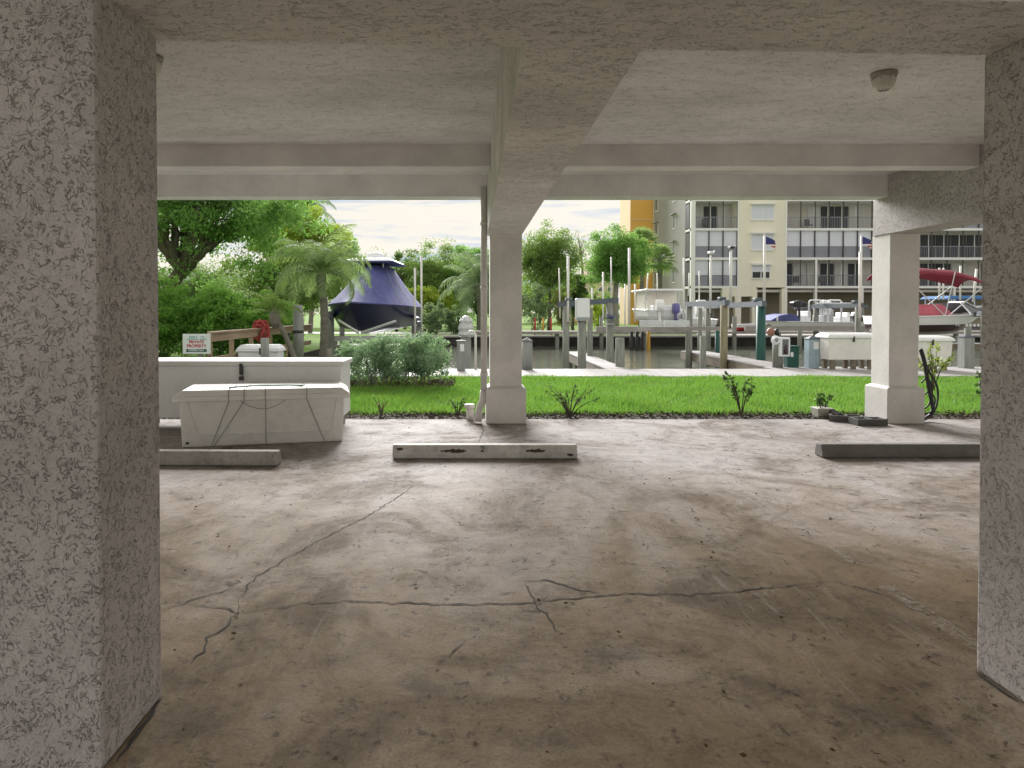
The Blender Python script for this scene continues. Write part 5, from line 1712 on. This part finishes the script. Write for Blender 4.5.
# the clipped grey-green shrub by the boardwalk: three lobes merged into one bush
t = thing("round_shrub", "dense grey-green shrub on the lawn beside the long white box", "shrub", (PX(398, 13.7), 13.7, -0.04))
cs = []
for (ox, rx, rz, zc) in ((-0.62, 0.62, 0.47, 0.56), (0.0, 0.62, 0.50, 0.60), (0.58, 0.50, 0.46, 0.58)):
    _, c = clumped(95, 62, None, (rx, 0.55, rz), zc, 0.15, 0.62)
    cs.append(c + np.array([ox, 0, 0]))
c = np.concatenate(cs); c = c[c[:, 2] > 0.10]
v, f = leaf_quads(c, 0.055, 0.5)
np_mesh("foliage", v, f, "leaf_shrub", t, 4)
m = MB()
for i in range(26):
    x = random.uniform(-0.95, 0.95)
    limb(m, (x * 0.75, random.uniform(-.2, .2), -0.02), (x, random.uniform(-.35, .35), random.uniform(.5, .9)), 0.016, 0.006, 0.12, 4, 5)
m.build("stem", "bark_pale", t)

# big hedge on the left bank
for (xh, yh, ell, lb) in ((-10.2, 21.5, (1.6, 1.2, 1.5), "tall bright green hedge shrub at the far left, next to the left column"),
                          (-8.2, 21.8, (1.3, 1.1, 1.2), "bright green hedge shrub behind the private property sign"),
                          (-6.9, 22.8, (1.0, 1.0, 1.05), "lighter green hedge shrub behind the red rope")):
    shrub("hedge_shrub", lb, (xh, yh, -0.03), ell, 210, 120, 0.30, 0.105, "leaf_hedge", group="hedge shrubs on the left bank", shell=0.45)

tree("ficus_tree", "large spreading green tree with thick limbs at the upper left", (-14.6, 29.5, -0.03), (5.4, 3.4, 3.3), 6.1, 250, 190, 0.66, 0.155, "leaf_ficus", "bark", 0.40, 30, 0.25, fork=0.15, lean=(2.0, 0), off=3.6,
     holes=(((-1.6, 0, 4.0), (0.8, 5, 0.55)), ((2.1, 0, 6.3), (0.7, 5, 0.5)), ((-2.6, 0, 3.6), (0.8, 5, 0.4))))
# its long near-horizontal limb
t = tree("shade_tree", "paler yellow-green tree behind the feathery palm", (PX(300, 38), 38, -0.03), (2.7, 2.2, 2.3), 5.3, 140, 130, 0.5, 0.16, "leaf_yellow", "bark_pale", 0.2, 14, 0.4, fork=0.35)
tree("understory_tree", "dull olive tree filling the gap below the big limb", (-8.8, 33, -0.03), (3.6, 1.8, 1.7), 3.0, 170, 110, 0.5, 0.15, "leaf_olive", "bark_pale", 0.16, 14, 0.3, fork=0.4)

far = [
    # name, label, px, d, half-width px, ytop, ybot, leaf mat, clumps, per
    ("far_tree", "rounded green tree behind the covered boat's radar dome", 345, 62, 24, 238, 300, "leaf_ficus", 80, 60),
    ("far_tree", "thin dark tree right of the covered boat's hard top", 405, 60, 16, 243, 300, "leaf_dark", 38, 40),
    ("far_tree", "broad muted green tree behind the two tall white poles", 440, 58, 36, 244, 322, "leaf_olive", 120, 70),
    ("far_tree", "leafy tree just left of the downspout on the far bank", 478, 56, 30, 243, 325, "leaf_ficus", 100, 70),
    ("far_tree", "low bright bush tree behind the boat's stern", 425, 52, 32, 288, 330, "leaf_yellow", 90, 60),
    ("far_tree", "loose olive tree just right of the centre column", 549, 52, 33, 229, 300, "leaf_olive", 120, 70),
    ("far_tree", "dark low tree behind the thin guide poles", 573, 56, 17, 268, 318, "leaf_dark", 60, 60),
    ("oak_tree", "round dark green tree in front of the orange wing", 616, 54, 32, 230, 292, "leaf_ficus", 125, 75),
    ("far_tree", "hazy dark green trees at the far left behind the hedge", 205, 70, 60, 262, 326, "leaf_dark", 120, 60),
    ("far_tree", "dull green tree behind the feathery palm's trunk", 300, 66, 40, 262, 322, "leaf_olive", 110, 60),
    ("far_tree", "leafy green tree behind the covered boat's cover", 378, 72, 34, 256, 318, "leaf_olive", 90, 60),
    ("far_tree", "mid green tree between the two tall poles and the palm", 458, 74, 34, 252, 320, "leaf_ficus", 100, 60),
    ("far_tree", "distant green tree line right of the pink tower", 600, 110, 26, 296, 318, "leaf_olive", 60, 50),
    ("far_tree", "distant green trees left of the red marker posts", 540, 90, 60, 280, 318, "leaf_olive", 130, 50),
]
for (nm, lb, px, d, hw, yt, yb, lm, nc, per) in far:
    zt, zb = PZ(yt - 5, d), PZ(yb, d)
    rz, zc = (zt - zb) / 2, (zt + zb) / 2
    rx = hw * d / F
    tree(nm, lb, (PX(px, d), d, -0.03), (rx, rx * 0.7, rz), zc, int(nc * 2.0), int(per * 2.0), min(rx, rz) * 0.27, 0.155 * d / 55, lm,
         "bark_pale" if nm == "oak_tree" else "bark", 0.28 if nm == "oak_tree" else 0.15, 12, 0.25, fork=0.3)

# spindly pine above the guide poles
tree("pine_tree", "thin tall pine with a sparse tuft right of the loose olive tree", (PX(581, 58), 58, -0.03), (0.9, 0.9, 1.1), PZ(245, 58), 22, 26, 0.35, 0.18, "leaf_dark", "bark_pale", 0.13, 8, 0.2, fork=0.3, aspect=0.2)

# grey-green scrub on the far bank by the red posts
for (px, w, yt, lm, lb) in ((535, 18, 283, "leaf_grey", "grey-green scrub bush behind the red marker posts"), (562, 9, 288, "leaf_pale", "pale yellowish bush right of the marker posts"), (598, 14, 300, "leaf_yellow", "bright green low bush behind the grey lift beam")):
    shrub("scrub_bush", lb, (PX(px, 47 if px != 598 else 60), 47 if px != 598 else 60, -0.03), (w * 47 / F, 0.8, PZ(yt, 47) / 2 + .15), 60, 60, 0.30, 0.14, lm, shell=0.35, group="bushes on the far bank")
for (px, d, lb) in ((455, 44, "grey-green bush left of the wrapped piling"), (433, 43.5, "grey shrub on the far bank behind the guide poles")):
    shrub("scrub_bush", lb, (PX(px, d), d, -0.03), (0.9, 0.7, 1.1), 60, 55, 0.28, 0.14, "leaf_grey", shell=0.35, group="bushes on the far bank")


# ------------------------------------------------ feather palms, every frond a part
def frond_mesh(L, droop, nleaf, leaflet, mat, name="frond"):
    m = MB()
    pts = []
    n = 14
    x = z = 0.0
    ang = R(62)
    for i in range(n + 1):
        pts.append(Vector((x, 0, z)))
        x += math.cos(ang) * L / n; z += math.sin(ang) * L / n
        ang -= droop / n * (0.5 + 1.0 * i / n)
    m.tube(pts, [0.016 * (1 - 0.85 * i / n) for i in range(n + 1)], 4, False)
    for k in range(nleaf):
        s = 0.12 + 0.88 * k / nleaf
        i = min(n - 1, int(s * n)); p = pts[i].lerp(pts[i + 1], s * n - i)
        tdir = (pts[i + 1] - pts[i]).normalized()
        ll = leaflet * math.sin(math.pi * (0.12 + 0.83 * s)) * random.uniform(0.85, 1.1)
        for sg_ in (-1, 1):
            d_ = (tdir * 0.55 + Vector((0, sg_, 0)) * 0.8 + Vector((0, 0, -0.25 + random.uniform(-.2, .15)))).normalized()
            w_ = tdir * 0.0085 * L
            mid = p + d_ * ll * 0.55
            tip = p + d_ * ll + Vector((0, 0, -0.28 * ll))
            m.add([p - w_ * 0.6, p + w_ * 0.6, mid + w_ * 0.7, tip, mid - w_ * 0.7], [(0, 1, 2, 4), (4, 2, 3)])
    o = m.build(name, mat)
    return o


def feather_palm(label, base, top, nfr, L, droop, leaflet, mat="leaf_palm", tr=0.09, spread=(0, 1), head=0.16, nleaf=42, seed=1):
    random.seed(seed)
    t = thing("feather_palm", label, "palm", base, 0, "feather palms")
    b = Vector((0, 0, 0)); tp = Vector(top) - Vector(base)
    m = MB()
    n = 16
    pts = [b.lerp(tp, i / n) + Vector((0.10 * tp.length * 0.3 * math.sin(math.pi * i / n), 0, 0)) for i in range(n + 1)]
    m.tube(pts, [tr * (1.15 - 0.2 * i / n) * (1.06 if i % 2 else 0.96) for i in range(n + 1)], 10)
    m.build("trunk", "palm_trunk", t, True)
    m = MB().lathe(tp, [(tr * 0.9, -0.35), (head, -0.15), (head * 1.05, 0.05), (head * 0.5, 0.2), (0.02, 0.28)], 10)
    m.build("crown_shaft", "palm_trunk", t, True)
    protos = [frond_mesh(L, dr, nleaf, leaflet, mat) for dr in (droop * 0.75, droop, droop * 1.25)]
    for i in range(nfr):
        pr = protos[i % 3]
        o = pr if i < 3 else pr.copy()
        if i >= 3:
            COL.objects.link(o)
        o.parent = t
        o.location = tp + Vector((0, 0, 0.08))
        az = i * 2.399 + random.uniform(-.2, .2)
        tilt = R(-30 + 85 * (i / nfr)) if spread else 0
        o.rotation_euler = Euler((random.uniform(-.15, .15), tilt + random.uniform(-.12, .12), az), 'XYZ')
        sc = random.uniform(0.85, 1.1)
        o.scale = (sc, sc, sc)
    return t


feather_palm("full feathery palm in front of the covered boat's bow", (PX(323, 21), 21, -0.03), (PX(321, 21), 21, PZ(277, 21)), 30, 2.1, R(150), 0.55, "leaf_palm", 0.12, seed=3)
feather_palm("small leaning palm with a shaggy head left of the banded piling", (PX(297, 18.6), 18.6, -0.03), (PX(275, 18.6), 18.6, PZ(316, 18.6)), 12, 1.0, R(85), 0.30, "leaf_olive", 0.07, head=0.15, seed=5)
feather_palm("grey-green palm partly hidden by the downspout", (PX(481, 43), 43, -0.03), (PX(479, 43), 43, PZ(288, 43)), 30, 3.3, R(120), 0.8, "leaf_grey", 0.22, head=0.4, seed=8)
feather_palm("tall palm showing fronds above the big left tree", (PX(270, 46), 46, -0.03), (PX(268, 46), 46, PZ(205, 46)), 22, 2.6, R(130), 0.6, "leaf_dark", 0.16, head=0.25, seed=9)
feather_palm("tall palm with arching fronds right of the big left tree", (PX(310, 48), 48, -0.03), (PX(308, 48), 48, PZ(210, 48)), 22, 2.4, R(130), 0.6, "leaf_dark", 0.15, head=0.25, seed=10)


def fan_palm(label, px, d, ytop, r, seed):
    random.seed(seed)
    zt = PZ(ytop, d)
    t = thing("fan_palm", label, "palm", (PX(px, d), d, -0.03), 0, "fan palms by the orange wing")
    MB().tube([(0, 0, 0), (0.1, 0, zt * 0.5), (0, 0, zt - r * 0.9)], [0.24, 0.2, 0.22], 10).build("trunk", "palm_trunk", t, True)
    m = MB()
    for i in range(38):
        az = i * 2.399; el = R(85 - 130 * (i / 38))
        dv = Vector((math.cos(az) * math.cos(el), math.sin(az) * math.cos(el), math.sin(el)))
        c0 = Vector((0, 0, zt - r)) + dv * r * 0.45
        m.tube([(0, 0, zt - r), c0], 0.025, 4, False)
        sd_ = dv.cross(Vector((0, 0, 1))).normalized(); up = sd_.cross(dv)
        for k in range(11):
            a = R(-80 + 16 * k)
            q = (dv * math.cos(a) + sd_ * math.sin(a)).normalized()
            tip = c0 + q * r * 0.62 * (0.75 + 0.25 * math.cos(a)) + Vector((0, 0, -0.16 * r))
            w_ = (sd_ * math.cos(a) - dv * math.sin(a)) * 0.07
            m.add([c0, c0 + q * r * 0.3 + w_, tip, c0 + q * r * 0.3 - w_], [(0, 1, 2, 3)])
    m.build("crown", "leaf_palm", t)
fan_palm("taller fan palm standing against the orange wing", 641, 60, 223, 1.95, 3)
fan_palm("shorter fan palm in front of the grey side wall", 659, 62, 240, 1.8, 4)
